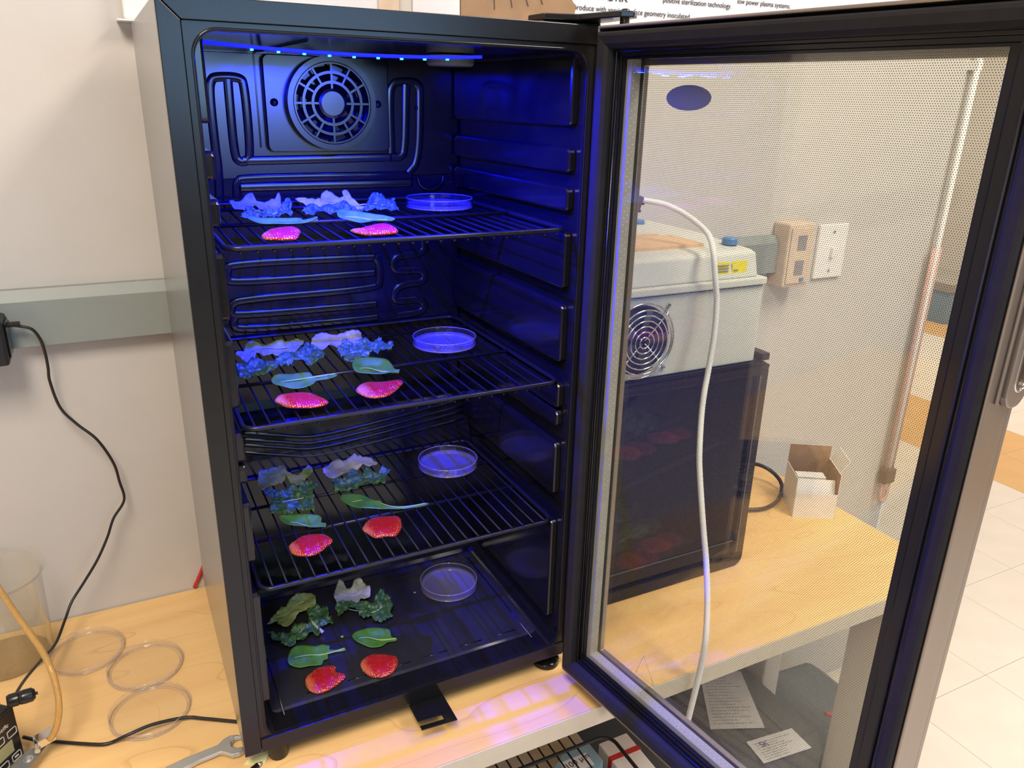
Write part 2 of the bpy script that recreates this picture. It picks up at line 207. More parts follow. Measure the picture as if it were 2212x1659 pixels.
# ---------------------------------------------------------------- materials
def pbr(name, col, rough=.5, metal=0.0, var=.06, scale=60, bump=0.0, bscale=300, coat=0.0, spec=.5, trans=0.0, stretch=(1,1,1), emis=None, estr=0):
    m = bpy.data.materials.new(name); m.use_nodes = True
    nt = m.node_tree; b = nt.nodes['Principled BSDF']
    b.inputs['Roughness'].default_value = rough; b.inputs['Metallic'].default_value = metal
    b.inputs['Specular IOR Level'].default_value = spec
    if coat: b.inputs['Coat Weight'].default_value = coat; b.inputs['Coat Roughness'].default_value = .08
    tc = nt.nodes.new('ShaderNodeTexCoord'); mp = nt.nodes.new('ShaderNodeMapping'); mp.inputs['Scale'].default_value = stretch
    nt.links.new(tc.outputs['Object'], mp.inputs['Vector'])
    nz = nt.nodes.new('ShaderNodeTexNoise'); nz.inputs['Scale'].default_value = scale; nz.inputs['Detail'].default_value = 3
    nt.links.new(mp.outputs['Vector'], nz.inputs['Vector'])
    rp = nt.nodes.new('ShaderNodeValToRGB')
    rp.color_ramp.elements[0].position = .3; rp.color_ramp.elements[1].position = .7
    rp.color_ramp.elements[0].color = tuple(max(0, c*(1-var)) for c in col)+(1,)
    rp.color_ramp.elements[1].color = tuple(min(1, c*(1+var)) for c in col)+(1,)
    nt.links.new(nz.outputs['Fac'], rp.inputs['Fac']); nt.links.new(rp.outputs['Color'], b.inputs['Base Color'])
    if bump:
        n2 = nt.nodes.new('ShaderNodeTexNoise'); n2.inputs['Scale'].default_value = bscale
        nt.links.new(mp.outputs['Vector'], n2.inputs['Vector'])
        bp = nt.nodes.new('ShaderNodeBump'); bp.inputs['Strength'].default_value = bump; bp.inputs['Distance'].default_value = .001
        nt.links.new(n2.outputs['Fac'], bp.inputs['Height']); nt.links.new(bp.outputs['Normal'], b.inputs['Normal'])
    if emis:
        b.inputs['Emission Color'].default_value = emis+(1,); b.inputs['Emission Strength'].default_value = estr
    return m

def schlick(nt, f0):
    """fresnel reflectance that is the same on both sides of a thin sheet"""
    g = nt.nodes.new('ShaderNodeNewGeometry'); d = nt.nodes.new('ShaderNodeVectorMath'); d.operation = 'DOT_PRODUCT'
    nt.links.new(g.outputs['Incoming'], d.inputs[0]); nt.links.new(g.outputs['Normal'], d.inputs[1])
    def M(op, a, b=None, clamp=False):
        n = nt.nodes.new('ShaderNodeMath'); n.operation = op; n.use_clamp = clamp
        for i, v in enumerate((a, b)):
            if v is None: continue
            if isinstance(v, (int, float)): n.inputs[i].default_value = v
            else: nt.links.new(v, n.inputs[i])
        return n
    a = M('ABSOLUTE', d.outputs['Value']); b = M('SUBTRACT', 1.0, a.outputs[0], True); c = M('POWER', b.outputs[0], 5.0)
    e = M('MULTIPLY', c.outputs[0], 1-f0)
    return M('ADD', e.outputs[0], f0, True)

def clear(name, tint=(.97,.97,.97), haze=.03, hcol=(.9,.85,.8), rough=.02, ior=1.45, boost=1.0):
    m = bpy.data.materials.new(name); m.use_nodes = True; nt = m.node_tree; nt.nodes.clear()
    out = nt.nodes.new('ShaderNodeOutputMaterial')
    tr = nt.nodes.new('ShaderNodeBsdfTransparent'); tr.inputs['Color'].default_value = tint+(1,)
    gl = nt.nodes.new('ShaderNodeBsdfGlossy'); gl.inputs['Roughness'].default_value = rough
    df = nt.nodes.new('ShaderNodeBsdfDiffuse'); df.inputs['Color'].default_value = hcol+(1,)
    nz = nt.nodes.new('ShaderNodeTexNoise'); nz.inputs['Scale'].default_value = 25
    mr = nt.nodes.new('ShaderNodeMapRange'); mr.inputs['To Min'].default_value = haze*.7; mr.inputs['To Max'].default_value = haze*1.3
    nt.links.new(nz.outputs['Fac'], mr.inputs['Value'])
    m1 = nt.nodes.new('ShaderNodeMixShader'); nt.links.new(mr.outputs['Result'], m1.inputs[0])
    nt.links.new(tr.outputs[0], m1.inputs[1]); nt.links.new(df.outputs[0], m1.inputs[2])
    mu = schlick(nt, ((ior-1)/(ior+1))**2*boost)
    m2 = nt.nodes.new('ShaderNodeMixShader'); nt.links.new(mu.outputs[0], m2.inputs[0])
    nt.links.new(m1.outputs[0], m2.inputs[1]); nt.links.new(gl.outputs[0], m2.inputs[2])
    nt.links.new(m2.outputs[0], out.inputs[0])
    return m

def N(nt, t, **kw):
    n = nt.nodes.new(t)
    for k, v in kw.items(): setattr(n, k, v)
    return n

def wood_mat():
    m = bpy.data.materials.new('maple_laminate'); m.use_nodes = True; nt = m.node_tree; b = nt.nodes['Principled BSDF']
    tc = N(nt, 'ShaderNodeTexCoord'); mp = N(nt, 'ShaderNodeMapping'); mp.inputs['Scale'].default_value = (1.2, 9, 9)
    mp.inputs['Rotation'].default_value = (0, 0, .06)
    nt.links.new(tc.outputs['Object'], mp.inputs['Vector'])
    n1 = N(nt, 'ShaderNodeTexNoise'); n1.inputs['Scale'].default_value = 2.2; n1.inputs['Detail'].default_value = 5; n1.inputs['Distortion'].default_value = .6
    nt.links.new(mp.outputs['Vector'], n1.inputs['Vector'])
    r1 = N(nt, 'ShaderNodeValToRGB'); e = r1.color_ramp.elements
    e[0].position = .3; e[0].color = (.82, .50, .205, 1); e[1].position = .72; e[1].color = (.92, .62, .275, 1)
    nt.links.new(n1.outputs['Fac'], r1.inputs['Fac'])
    # thin darker contour lines of the grain
    mp2 = N(nt, 'ShaderNodeMapping'); mp2.inputs['Scale'].default_value = (1.6, 6, 6); mp2.inputs['Rotation'].default_value = (0, 0, .1)
    nt.links.new(tc.outputs['Object'], mp2.inputs['Vector'])
    n2 = N(nt, 'ShaderNodeTexNoise'); n2.inputs['Scale'].default_value = 1.1; n2.inputs['Detail'].default_value = 1.5
    nt.links.new(mp2.outputs['Vector'], n2.inputs['Vector'])
    mm = N(nt, 'ShaderNodeMath', operation='MULTIPLY'); mm.inputs[1].default_value = 9
    fr = N(nt, 'ShaderNodeMath', operation='FRACT'); r2 = N(nt, 'ShaderNodeValToRGB'); e = r2.color_ramp.elements
    nt.links.new(n2.outputs['Fac'], mm.inputs[0]); nt.links.new(mm.outputs[0], fr.inputs[0]); nt.links.new(fr.outputs[0], r2.inputs['Fac'])
    e[0].position = 0; e[0].color = (.84, .80, .76, 1); e[1].position = .045; e[1].color = (1, 1, 1, 1)
    mx = N(nt, 'ShaderNodeMix', data_type='RGBA', blend_type='MULTIPLY'); mx.inputs['Factor'].default_value = 1
    nt.links.new(r1.outputs['Color'], mx.inputs['A']); nt.links.new(r2.outputs['Color'], mx.inputs['B'])
    nt.links.new(mx.outputs['Result'], b.inputs['Base Color'])
    b.inputs['Roughness'].default_value = .42; b.inputs['Specular IOR Level'].default_value = .35
    return m

def strawberry_mat():
    m = bpy.data.materials.new('strawberry_skin'); m.use_nodes = True; nt = m.node_tree; b = nt.nodes['Principled BSDF']
    tc = N(nt, 'ShaderNodeTexCoord')
    vo = N(nt, 'ShaderNodeTexVoronoi'); vo.inputs['Scale'].default_value = 400; vo.inputs['Randomness'].default_value = .35
    mp = N(nt, 'ShaderNodeMapping'); mp.inputs['Scale'].default_value = (1, 1, .2)
    nt.links.new(tc.outputs['Object'], mp.inputs['Vector']); nt.links.new(mp.outputs['Vector'], vo.inputs['Vector'])
    r = N(nt, 'ShaderNodeValToRGB'); e = r.color_ramp.elements
    e[0].position = .17; e[0].color = (.9, .48, .2, 1); e[1].position = .26; e[1].color = (.40, .012, .014, 1)
    nt.links.new(vo.outputs['Distance'], r.inputs['Fac'])
    # paler shoulder towards the stalk end (left end, local -x)
    sx = N(nt, 'ShaderNodeSeparateXYZ'); nt.links.new(tc.outputs['Object'], sx.inputs[0])
    nz = N(nt, 'ShaderNodeTexNoise'); nz.inputs['Scale'].default_value = 90; nt.links.new(tc.outputs['Object'], nz.inputs['Vector'])
    ad = N(nt, 'ShaderNodeMath', operation='MULTIPLY_ADD'); ad.inputs[1].default_value = .012
    nt.links.new(nz.outputs['Fac'], ad.inputs[0]); nt.links.new(sx.outputs['X'], ad.inputs[2])
    mr = N(nt, 'ShaderNodeMapRange'); mr.inputs['From Min'].default_value = -.006; mr.inputs['From Max'].default_value = -.020
    nt.links.new(ad.outputs[0], mr.inputs['Value'])
    mx = N(nt, 'ShaderNodeMix', data_type='RGBA'); mx.inputs['B'].default_value = (.66, .20, .09, 1)
    nt.links.new(mr.outputs['Result'], mx.inputs['Factor']); nt.links.new(r.outputs['Color'], mx.inputs['A'])
    nt.links.new(mx.outputs['Result'], b.inputs['Base Color'])
    bp = N(nt, 'ShaderNodeBump'); bp.inputs['Strength'].default_value = .8; bp.inputs['Distance'].default_value = .0008
    nt.links.new(vo.outputs['Distance'], bp.inputs['Height']); nt.links.new(bp.outputs['Normal'], b.inputs['Normal'])
    b.inputs['Roughness'].default_value = .3; b.inputs['Subsurface Weight'].default_value = .1
    b.inputs['Subsurface Scale'].default_value = .003
    return m

def leaf_mat(name, c1, c2, c3=None, rough=.45, scale=45):
    """leaf: two-tone blade; c3 = vein colour along random vein network"""
    m = bpy.data.materials.new(name); m.use_nodes = True; nt = m.node_tree; b = nt.nodes['Principled BSDF']
    tc = N(nt, 'ShaderNodeTexCoord'); nz = N(nt, 'ShaderNodeTexNoise'); nz.inputs['Scale'].default_value = scale; nz.inputs['Detail'].default_value = 4
    nt.links.new(tc.outputs['Object'], nz.inputs['Vector'])
    r = N(nt, 'ShaderNodeValToRGB'); e = r.color_ramp.elements
    e[0].position = .38; e[0].color = c1+(1,); e[1].position = .62; e[1].color = c2+(1,)
    nt.links.new(nz.outputs['Fac'], r.inputs['Fac'])
    vo = N(nt, 'ShaderNodeTexVoronoi', feature='DISTANCE_TO_EDGE'); vo.inputs['Scale'].default_value = 95
    nt.links.new(tc.outputs['Object'], vo.inputs['Vector'])
    rv = N(nt, 'ShaderNodeValToRGB'); e = rv.color_ramp.elements
    e[0].position = .0; e[0].color = (.20,.20,.20,1); e[1].position = .09; e[1].color = (0,0,0,1)
    nt.links.new(vo.outputs['Distance'], rv.inputs['Fac'])
    mx = N(nt, 'ShaderNodeMix', data_type='RGBA'); mx.inputs['B'].default_value = (c3 or tuple(min(1, x*1.6) for x in c2))+(1,)
    nt.links.new(rv.outputs['Color'], mx.inputs['Factor']); nt.links.new(r.outputs['Color'], mx.inputs['A'])
    nt.links.new(mx.outputs['Result'], b.inputs['Base Color'])
    bp = N(nt, 'ShaderNodeBump'); bp.inputs['Strength'].default_value = .35; bp.inputs['Distance'].default_value = .0007
    nt.links.new(nz.outputs['Fac'], bp.inputs['Height']); nt.links.new(bp.outputs['Normal'], b.inputs['Normal'])
    b.inputs['Roughness'].default_value = rough
    return m

def dotted_glass():
    """outer pane of the door: clear glass printed with a staggered grid of small dark dots"""
    m = bpy.data.materials.new('dotted_glass'); m.use_nodes = True; nt = m.node_tree; nt.nodes.clear()
    out = N(nt, 'ShaderNodeOutputMaterial'); tc = N(nt, 'ShaderNodeTexCoord'); s = N(nt, 'ShaderNodeSeparateXYZ')
    nt.links.new(tc.outputs['Object'], s.inputs[0])
    def M(op, a, b=None, c=None):
        n = N(nt, 'ShaderNodeMath', operation=op)
        for i, v in enumerate((a, b, c)):
            if v is None: continue
            if isinstance(v, (int, float)): n.inputs[i].default_value = v
            else: nt.links.new(v, n.inputs[i])
        return n.outputs[0]
    PU, PZ = DOT_U, DOT_Z
    def lattice(ou, oz):
        a = M('SUBTRACT', M('FRACT', M('ADD', M('DIVIDE', s.outputs['X'], PU), ou)), .5)
        b = M('SUBTRACT', M('FRACT', M('ADD', M('DIVIDE', s.outputs['Z'], PZ), oz)), .5)
        a = M('MULTIPLY', a, PU); b = M('MULTIPLY', b, PZ)
        return M('SQRT', M('ADD', M('MULTIPLY', a, a), M('MULTIPLY', b, b)))
    d = M('MINIMUM', lattice(0, 0), lattice(.5, .5))
    dot = M('MULTIPLY', M('LESS_THAN', d, DOT_R), M('LESS_THAN', s.outputs['Y'], .036))
    tr = N(nt, 'ShaderNodeBsdfTransparent'); tr.inputs['Color'].default_value = (.985, .98, .945, 1)
    df = N(nt, 'ShaderNodeBsdfDiffuse'); df.inputs['Color'].default_value = (.045, .045, .05, 1)
    hz = N(nt, 'ShaderNodeBsdfDiffuse'); hz.inputs['Color'].default_value = (.8, .78, .72, 1)
    m0 = N(nt, 'ShaderNodeMixShader'); m0.inputs[0].default_value = .008
    nt.links.new(tr.outputs[0], m0.inputs[1]); nt.links.new(hz.outputs[0], m0.inputs[2])
    m1 = N(nt, 'ShaderNodeMixShader'); nt.links.new(dot, m1.inputs[0]); nt.links.new(m0.outputs[0], m1.inputs[1]); nt.links.new(df.outputs[0], m1.inputs[2])
    gl = N(nt, 'ShaderNodeBsdfGlossy'); gl.inputs['Roughness'].default_value = .01
    fr = schlick(nt, .04)
    m2 = N(nt, 'ShaderNodeMixShader'); nt.links.new(fr.outputs[0], m2.inputs[0]); nt.links.new(m1.outputs[0], m2.inputs[1]); nt.links.new(gl.outputs[0], m2.inputs[2])
    nt.links.new(m2.outputs[0], out.inputs[0])
    return m

MT = {
 'wall': pbr('painted_wall', (.59, .558, .515), .75, var=.02, scale=12, bump=.12, bscale=220),
 'wall_dark': pbr('darkened_front_wall', (.20, .20, .21), .75, var=.02, scale=12),  # unseen wall made dark so black parts reflect less of the room
 'tray': pbr('black_floor_tray', (.024, .024, .026), .14, var=.1, spec=.4),
 'wire': pbr('black_thin_wire', (.010, .010, .012), .4, spec=.18),
 'ceiling': pbr('ceiling_tile_paint', (.8, .79, .76), .9, var=.03),
 'floor': pbr('cream_vinyl', (.68, .62, .54), .38, var=.04, scale=9),
 'tile_o': pbr('orange_vinyl', (.62, .36, .13), .38, var=.05, scale=9),
 'grout': pbr('tile_joint', (.60, .54, .46), .7),
 'wood': wood_mat(),
 'band': pbr('desk_edge_band', (.62, .54, .42), .5, var=.03),
 'race': pbr('grey_green_raceway', (.27, .30, .275), .45, var=.02),
 'silver': pbr('silver_cabinet_side', (.39, .385, .38), .27, metal=.8, var=.02, scale=8),
 'blk': pbr('black_frame_plastic', (.010, .0095, .0095), .24, var=.1, bump=.015, bscale=900, spec=.4),
 'liner': pbr('black_liner_plastic', (.0075, .0075, .008), .13, var=.1, spec=.5),
 'liner_m': pbr('satin_black_back', (.0035, .0035, .0035), .20, var=.08, spec=1.0),
 'blk_gloss': pbr('black_gloss', (.008, .008, .009), .12, spec=.38),
 'rubber': pbr('black_rubber', (.020, .019, .020), .45, var=.1, spec=.12),
 'rod': pbr('black_coated_wire', (.010, .010, .012), .28, spec=.4),
 'steel_d': pbr('door_steel_trim', (.36, .31, .27), .34, metal=.85, var=.03, stretch=(1,1,.05)),
 'alu': pbr('aluminium', (.62, .62, .60), .35, metal=.8),
 'spacer': pbr('spacer_aluminium', (.42, .42, .40), .45, metal=.35),
 'blue_far': pbr('far_blue_laminate', (.16, .27, .38), .5),
 'chrome': pbr('chrome', (.75, .74, .72), .12, metal=1, var=.02),
 'white': pbr('white_plastic', (.82, .80, .78), .45, var=.02),
 'offw': pbr('instrument_enamel', (.60, .61, .55), .45, var=.02),
 'paper': pbr('white_paper', (.74, .74, .78), .8, var=.02),
 'kraft': pbr('brown_cardboard', (.33, .20, .11), .85, var=.12, scale=40),
 'cap_blue': pbr('blue_cap_plastic', (.10, .22, .42), .35),
 'yellow': pbr('yellow_label', (.80, .68, .03), .6),
 'tan': pbr('tan_wood_panel', (.66, .45, .24), .6, var=.08, stretch=(1,12,1)),
 'beige': pbr('beige_outlet_plastic', (.66, .52, .40), .5),
 'ink': pbr('black_ink', (.02, .02, .025), .7),
 'ink2': pbr('grey_ink', (.25, .24, .24), .8),
 'purple': pbr('purple_ink', (.10, .05, .22), .8),
 'grey_p': pbr('grey_leg_panel', (.66, .62, .56), .5, var=.02),
 'case_g': pbr('grey_modesty_panel', (.30, .28, .25), .5, var=.03),
 'plate_g': pbr('grey_bracket_steel', (.20, .20, .195), .4, metal=.3),
 'dark_case': pbr('dark_grey_case', (.085, .088, .09), .42, var=.06),
 'case2': pbr('slate_case', (.075, .095, .11), .5, var=.06),
 'cable': pbr('black_cable', (.012, .011, .012), .4),
 'red': pbr('red_cable_jacket', (.55, .03, .03), .45),
 'pink': pbr('faded_red_sleeve', (.62, .38, .32), .6),
 'brown': pbr('brown_fitting', (.12, .08, .055), .45, var=.2, scale=150),
 'sticky': pbr('pale_yellow_note', (.80, .74, .38), .8, var=.03),
 'lightblue': pbr('light_blue_carton', (.25, .42, .52), .7),
 'cream': pbr('cream_board', (.50, .46, .36), .8),
 'lcd': pbr('green_grey_lcd', (.30, .29, .15), .3),
 'print': pbr('pale_print', (.55, .53, .48), .6),
 'rnd_grey': pbr('oval_grey_sticker', (.115, .12, .02), .6, var=.02),
 'bluegrey': pbr('blue_grey_laminate', (.18, .26, .30), .5),
 'straw': strawberry_mat(),
 'lettuce': leaf_mat('lettuce_leaf', (.20, .30, .06), (.36, .42, .16), (.55, .60, .36), .4),
 'lettuce2': leaf_mat('lettuce_leaf_pale', (.36, .38, .30), (.50, .50, .44), (.65, .65, .56), .4),
 'kale': leaf_mat('kale_leaf', (.025, .085, .022), (.065, .16, .045), (.22, .32, .16), .42, 120),
 'spinach': leaf_mat('spinach_leaf', (.055, .19, .03), (.10, .27, .045), (.18, .36, .10), .35),
 'stem': pbr('pale_green_stem', (.28, .44, .12), .4, var=.1),
 'kstem': pbr('cream_kale_stem', (.50, .54, .36), .4, var=.08),
 'led': pbr('blue_led_strip', (.0, .0, .1), .4, emis=(.0, .001, 1.0), estr=4),
 'led_chip': pbr('blue_led_chip', (.1, .3, .9), .4, emis=(.02, .30, 1.0), estr=9),
 'olive': pbr('olive_lamp_cap', (.20, .22, .12), .5),
 'clear': clear('clear_polystyrene', (.998,.996,.992), .008, (.95,.86,.82), .02, 1.5, .65),
 'agar': clear('agar_gel', (.93,.93,.97), .09, (.75,.70,.92), .08, 1.4, .6),
 'rim': clear('polystyrene_edge', (.95,.94,.94), .20, (.85,.76,.80), .05, 1.5, 2.0),
 'beaker': clear('clear_yellowed_plastic', (.992,.99,.975), .014, (.85,.80,.68), .03, 1.45, .9),
 'glass': clear('inner_glass', (.97,.98,.96), .0, (.8,.8,.8), .005, 1.5),
}
hose_m = clear('amber_tubing', (.85,.66,.36), .55, (.70,.45,.16), .1, 1.45); MT['hose'] = hose_m
MT['dots'] = dotted_glass()

# ---------------------------------------------------------------- room
def structure(o): o['kind'] = 'structure'; return o
FZ = -.75; CZ = 2.15
YW = .4157
def S(name, *a, **k): return structure(bx(name, *a, **k))
S('floor', -2.0, 6.45, -4.2, 4.6, FZ-.05, FZ-.004, MT['grout'])
S('wall_back', -2.0, 1.655, YW, YW+.12, FZ, CZ, MT['wall'])
S('wall_left', -2.12, -2.0, -4.2, YW+.12, FZ, CZ, MT['wall'])
S('ceiling', -2.12, 6.57, -4.3, 4.7, CZ, CZ+.06, MT['ceiling'])
S('wall_far', -2.0, 6.45, 4.6, 4.7, FZ, CZ, MT['wall'])
S('wall_right', 6.45, 6.57, -4.2, 4.7, FZ, CZ, MT['wall'])
# front wall behind the camera, darkened to weaken reflections, with a window opening
wf = bmesh.new()
WX0, WX1, WZ0, WZ1 = -.02, 2.02, .58, 1.45
for q in ((-2.12, WX0, FZ, CZ), (WX1, 6.57, FZ, CZ), (WX0, WX1, FZ, WZ0), (WX0, WX1, WZ1, CZ)):
    box(wf, q[0], q[1], -4.32, -4.2, q[2], q[3])
structure(mesh_obj('wall_front', wf, MT['wall_dark']))
wn = bmesh.new()
ring_plate(wn, [(WX0,WZ0),(WX1,WZ0),(WX1,WZ1),(WX0,WZ1)], [(WX0+.05,WZ0+.05),(WX1-.05,WZ0+.05),(WX1-.05,WZ1-.05),(WX0+.05,WZ1-.05)], -4.28, -4.22, 'y')
structure(mesh_obj('window_1', wn, MT['white']))
# floor tiles of the part of the room in view: each tile its own piece
fl = bpy.data.objects['floor']
T = .3048
tme = {}
for key, mat in (('c', MT['floor']), ('o', MT['tile_o'])):
    b = bmesh.new(); box(b, .0006, T-.0006, .0006, T-.0006, -.004, 0)
    me = bpy.data.meshes.new('tile'); b.to_mesh(me); b.free(); me.materials.append(mat); tme[key] = me
X0 = 3.20-5*T; nt_ = 0
big = bmesh.new(); bigo = bmesh.new()
for i in range(-12, 21):
    for j in range(-14, 15):
        x, y = X0+i*T, -.09+j*T
        if x < -2.0 or x+T > 6.45 or y < -4.2 or y+T > 4.6: continue
        orange = (i in (5, 6) and -8 < j < 12) or (i in (11, 12, 13) and -4 < j < 14)
        inview = 1.5 < x < 6.9 and abs(y-(x*.42-.45)) < 1.15+.05*x and nt_ < 298
        if inview:
            o = bpy.data.objects.new('tile', tme['o' if orange else 'c']); link(o, fl); o.location = (x, y, FZ); nt_ += 1
        else:
            box(bigo if orange else big, x+.0006, x+T-.0006, y+.0006, y+T-.0006, FZ-.004, FZ)
mesh_obj('tile_field', big, MT['floor'], fl, kind='stuff'); mesh_obj('orange_tile_field', bigo, MT['tile_o'], fl, kind='stuff')
S('baseboard_far', -2.0, 6.45, 4.585, 4.6, FZ, FZ+.10, MT['bluegrey'])
S('baseboard_right', 6.435, 6.45, -4.2, 4.585, FZ, FZ+.10, MT['bluegrey'])
S('trim_1', 1.652, 1.662, YW-.004, YW+.124, FZ, CZ, MT['white'])
# far cabinet seen through the glass, past the wall end
t = empty('storage_cabinet', (5.80, 3.05, FZ), 'far blue-grey cabinet with grey top, glimpsed past the wall end', 'cabinet')
bx('body', -.45, .05, -.3, .25, 0, .24, MT['blue_far'], t); bx('top', -.46, .06, -.31, .26, .24, .30, MT['case_g'], t)

# ceiling light fixtures, two of them added to brighten the far wall
for i, (x, y) in enumerate(((-.50, -1.30), (1.35, -.90), (-.9, -2.8), (3.6, -.6), (4.4, 3.2), (1.4, -3.2), (5.5, 1.4))):
    t = empty('ceiling_light', (x, y, CZ), ['recessed ceiling light over the left end of the desk', 'recessed ceiling light in front of the desk', 'recessed ceiling light by the window, left', 'recessed ceiling light over the open floor', 'added ceiling light that brightens the far wall', 'recessed ceiling light by the window, right', 'added ceiling light that brightens the far right wall'][i], 'ceiling light', 'recessed ceiling lights')
    bm = bmesh.new(); ring_plate(bm, [(-.32,-.62),(.32,-.62),(.32,.62),(-.32,.62)], [(-.29,-.59),(.29,-.59),(.29,.59),(-.29,.59)], -.015, 0)
    mesh_obj('frame', bm, MT['white'], t)

# ---------------------------------------------------------------- desk
DX = 1.163; DY = -.0865
t = empty('desk', (0, 0, FZ), 'long maple desk with pale edge band and grey panel leg', 'desk')
bm = bmesh.new(); prism(bm, [(-1.5, DY+.002), (DX-.002, DY+.002), (DX-.002, YW-.003), (-1.5, YW-.003)], -.0275-FZ, -FZ)
mesh_obj('desktop', bm, MT['wood'], t)
bx('edge_band', -1.5, DX, DY, DY+.002, -.029-FZ, -.0002-FZ, MT['band'], t, .0008)
bx('end_band', DX-.002, DX, DY+.002, YW-.003, -.029-FZ, -.0002-FZ, MT['band'], t)
bx('leg_panel', DX-.035, DX-.008, -.07, .065, 0, -.0275-FZ, MT['grey_p'], t, .001)
bx('leg_panel', -1.45, -1.42, -.07, .38, 0, -.0275-FZ, MT['grey_p'], t, .001)
bx('modesty_panel', -1.42, DX-.036, .30, .315, .312, -.0275-FZ, MT['case_g'], t)

# ---------------------------------------------------------------- wall fittings
t = empty('cable_raceway', (-2, YW, .43), 'grey-green metal cable raceway along the wall behind the fridge', 'raceway')
bm = bmesh.new(); prism(bm, [(0, 0), (-.020, 0), (-.021, .060), (-.012, .0745), (0, .0745)], 0, 3.14, 'x')
mesh_obj('channel', bm, MT['race'], t)
bx('cover_lip', 0, 3.14, -.0225, -.0205, .001, .0605, MT['race'], t)
t = empty('outlet_box', (1.172, YW, .403), 'beige outlet box at the right end of the raceway', 'outlet')
bx('housing', -.035, .035, -.045, 0, 0, .128, MT['beige'], t, .004)
bx('face_plate', -.030, .030, -.048, -.045, .008, .12, MT['beige'], t, .001)
bx('socket', -.012, .012, -.049, -.047, .025, .055, MT['ink2'], t, .001); bx('socket', -.012, .012, -.049, -.047, .075, .105, MT['ink2'], t, .001)
bx('indicator', .006, .016, -.050, -.048, .012, .019, MT['cap_blue'], t)
t = empty('light_switch', (1.305, YW, .404), 'white light switch plate on the wall right of the outlet box', 'switch')
bx('plate', -.042, .042, -.008, 0, 0, .114, MT['white'], t, .002)
bx('toggle', -.005, .005, -.016, -.007, .045, .066, MT['white'], t, .001)
lt('screw', [(0,-.0095),(.003,-.0095),(.003,-.008)], MT['alu'], t, 12, (0,0,.098), 'y'); lt('screw', [(0,-.0095),(.003,-.0095),(.003,-.008)], MT['alu'], t, 12, (0,0,.016), 'y')
# white rod with faded red sleeve hanging at the wall end
t = empty('wall_rod', (1.628, YW-.02, -.17), 'white rod with faded red sleeves hanging at the end of the wall', 'rod')
tb('rod', [(0,0,0), (.006,0,.5), (.018,0,1.1)], .006, MT['white'], t)
for s in (-1, 1):
    tb('sleeve', [(s*.011,0,.02), (s*.011+.006,0,.5), (s*.011+.008,0,.62)], .0045, MT['pink'], t)
bx('clamp', -.018, .018, -.012, .012, .02, .06, MT['brown'], t, .004)
tb('hook', spline([(-.010,0,.02), (-.012,0,-.02), (0,0,-.035), (.012,0,-.02), (.012,0,.02)], 5), .005, MT['pink'], t)
bx('wall_clip', -.008+.018, .008+.018, -.004, .02, 1.0, 1.02, MT['white'], t)
# white bracket on the wall at the fridge's top left
t = empty('wall_bracket', (0, YW, .828), 'white folded plastic ledge on the wall behind the fridge top left corner', 'bracket')
bx('ledge', -.014, .034, -.028, 0, 0, .002, MT['white'], t, .0006)
bx('block', -.006, .026, -.024, 0, .002, .055, MT['white'], t, .003)
bx('flap', .020, .045, -.020, -.018, .006, .045, MT['white'], t)
# poster
t = empty('poster', (.60, YW-.001, .855), 'white research poster with printed text on the wall above the fridge', 'poster')
bx('sheet', 0, .95, -.001, 0, 0, .6, MT['paper'], t)
RX = Matrix.Rotation(PI/2, 4, 'X')
def ptxt(s, x, z, size): text('lettering', s, size, MT['ink'], t, Matrix.Translation((x-.60, -.0022, z-.855)) @ RX, extrude=.0001)
ptxt('FUTURE WORK', .605, .9015, .020)
ptxt('Treatment of produce with varying surface geometry inoculated', .578, .8845, .0114)
ptxt('positive sterilization technology.', .815, .9065, .0114)
ptxt('low power plasma systems.', .975, .9155, .0114)
ptxt('on produce', 1.190, .9195, .0105)
# white panel added for the overexposed wall, and sheet left of the cardboard box
t = empty('overexposed_wall_panel', (.045, YW, .842), 'white panel added for the overexposed wall just above the fridge top', 'board')
bx('surface', 0, .275, -.012, 0, .004, .6, MT['paper'], t); bx('rail', .275, .305, -.014, 0, .004, .6, MT['beige'], t); bx('rail', 0, .305, -.014, 0, -.006, .004, MT['white'], t)
tag(bx('paper_sheet', .375, .455, YW-.002, YW-.0005, .845, 1.15, MT['paper']), 'white paper sheet hanging on the wall left of the cardboard box', 'paper')

# ---------------------------------------------------------------- fridge
W = .445; ZB = .025; ZT = .8245; DP = .376
FR = empty('beverage_fridge', (W/2, .19, 0), 'open black glass-door fridge with silver sides, lit blue inside', 'fridge')
def F(o):   # parts are modelled in scene coordinates; move them into the fridge's frame
    o.parent = FR; o.location = Vector(o.location)-Vector((W/2, .19, 0)); return o
def FB(name, *a, **k): return F(bx(name, *a, **k))
FB('side_panel', 0, .006, .006, DP, ZB, ZT, MT['silver'], bevel=.0015)
FB('side_panel', W-.006, W, .006, DP, ZB, ZT, MT['silver'], bevel=.0015)
FB('top_panel', .006, W-.006, .006, DP, ZT-.006, ZT, MT['silver'])
FB('base_panel', .006, W-.006, .006, DP, ZB, ZB+.004, MT['blk'])
FB('back_panel', .006, W-.006, DP-.004, DP, ZB+.004, ZT-.006, MT['silver'])
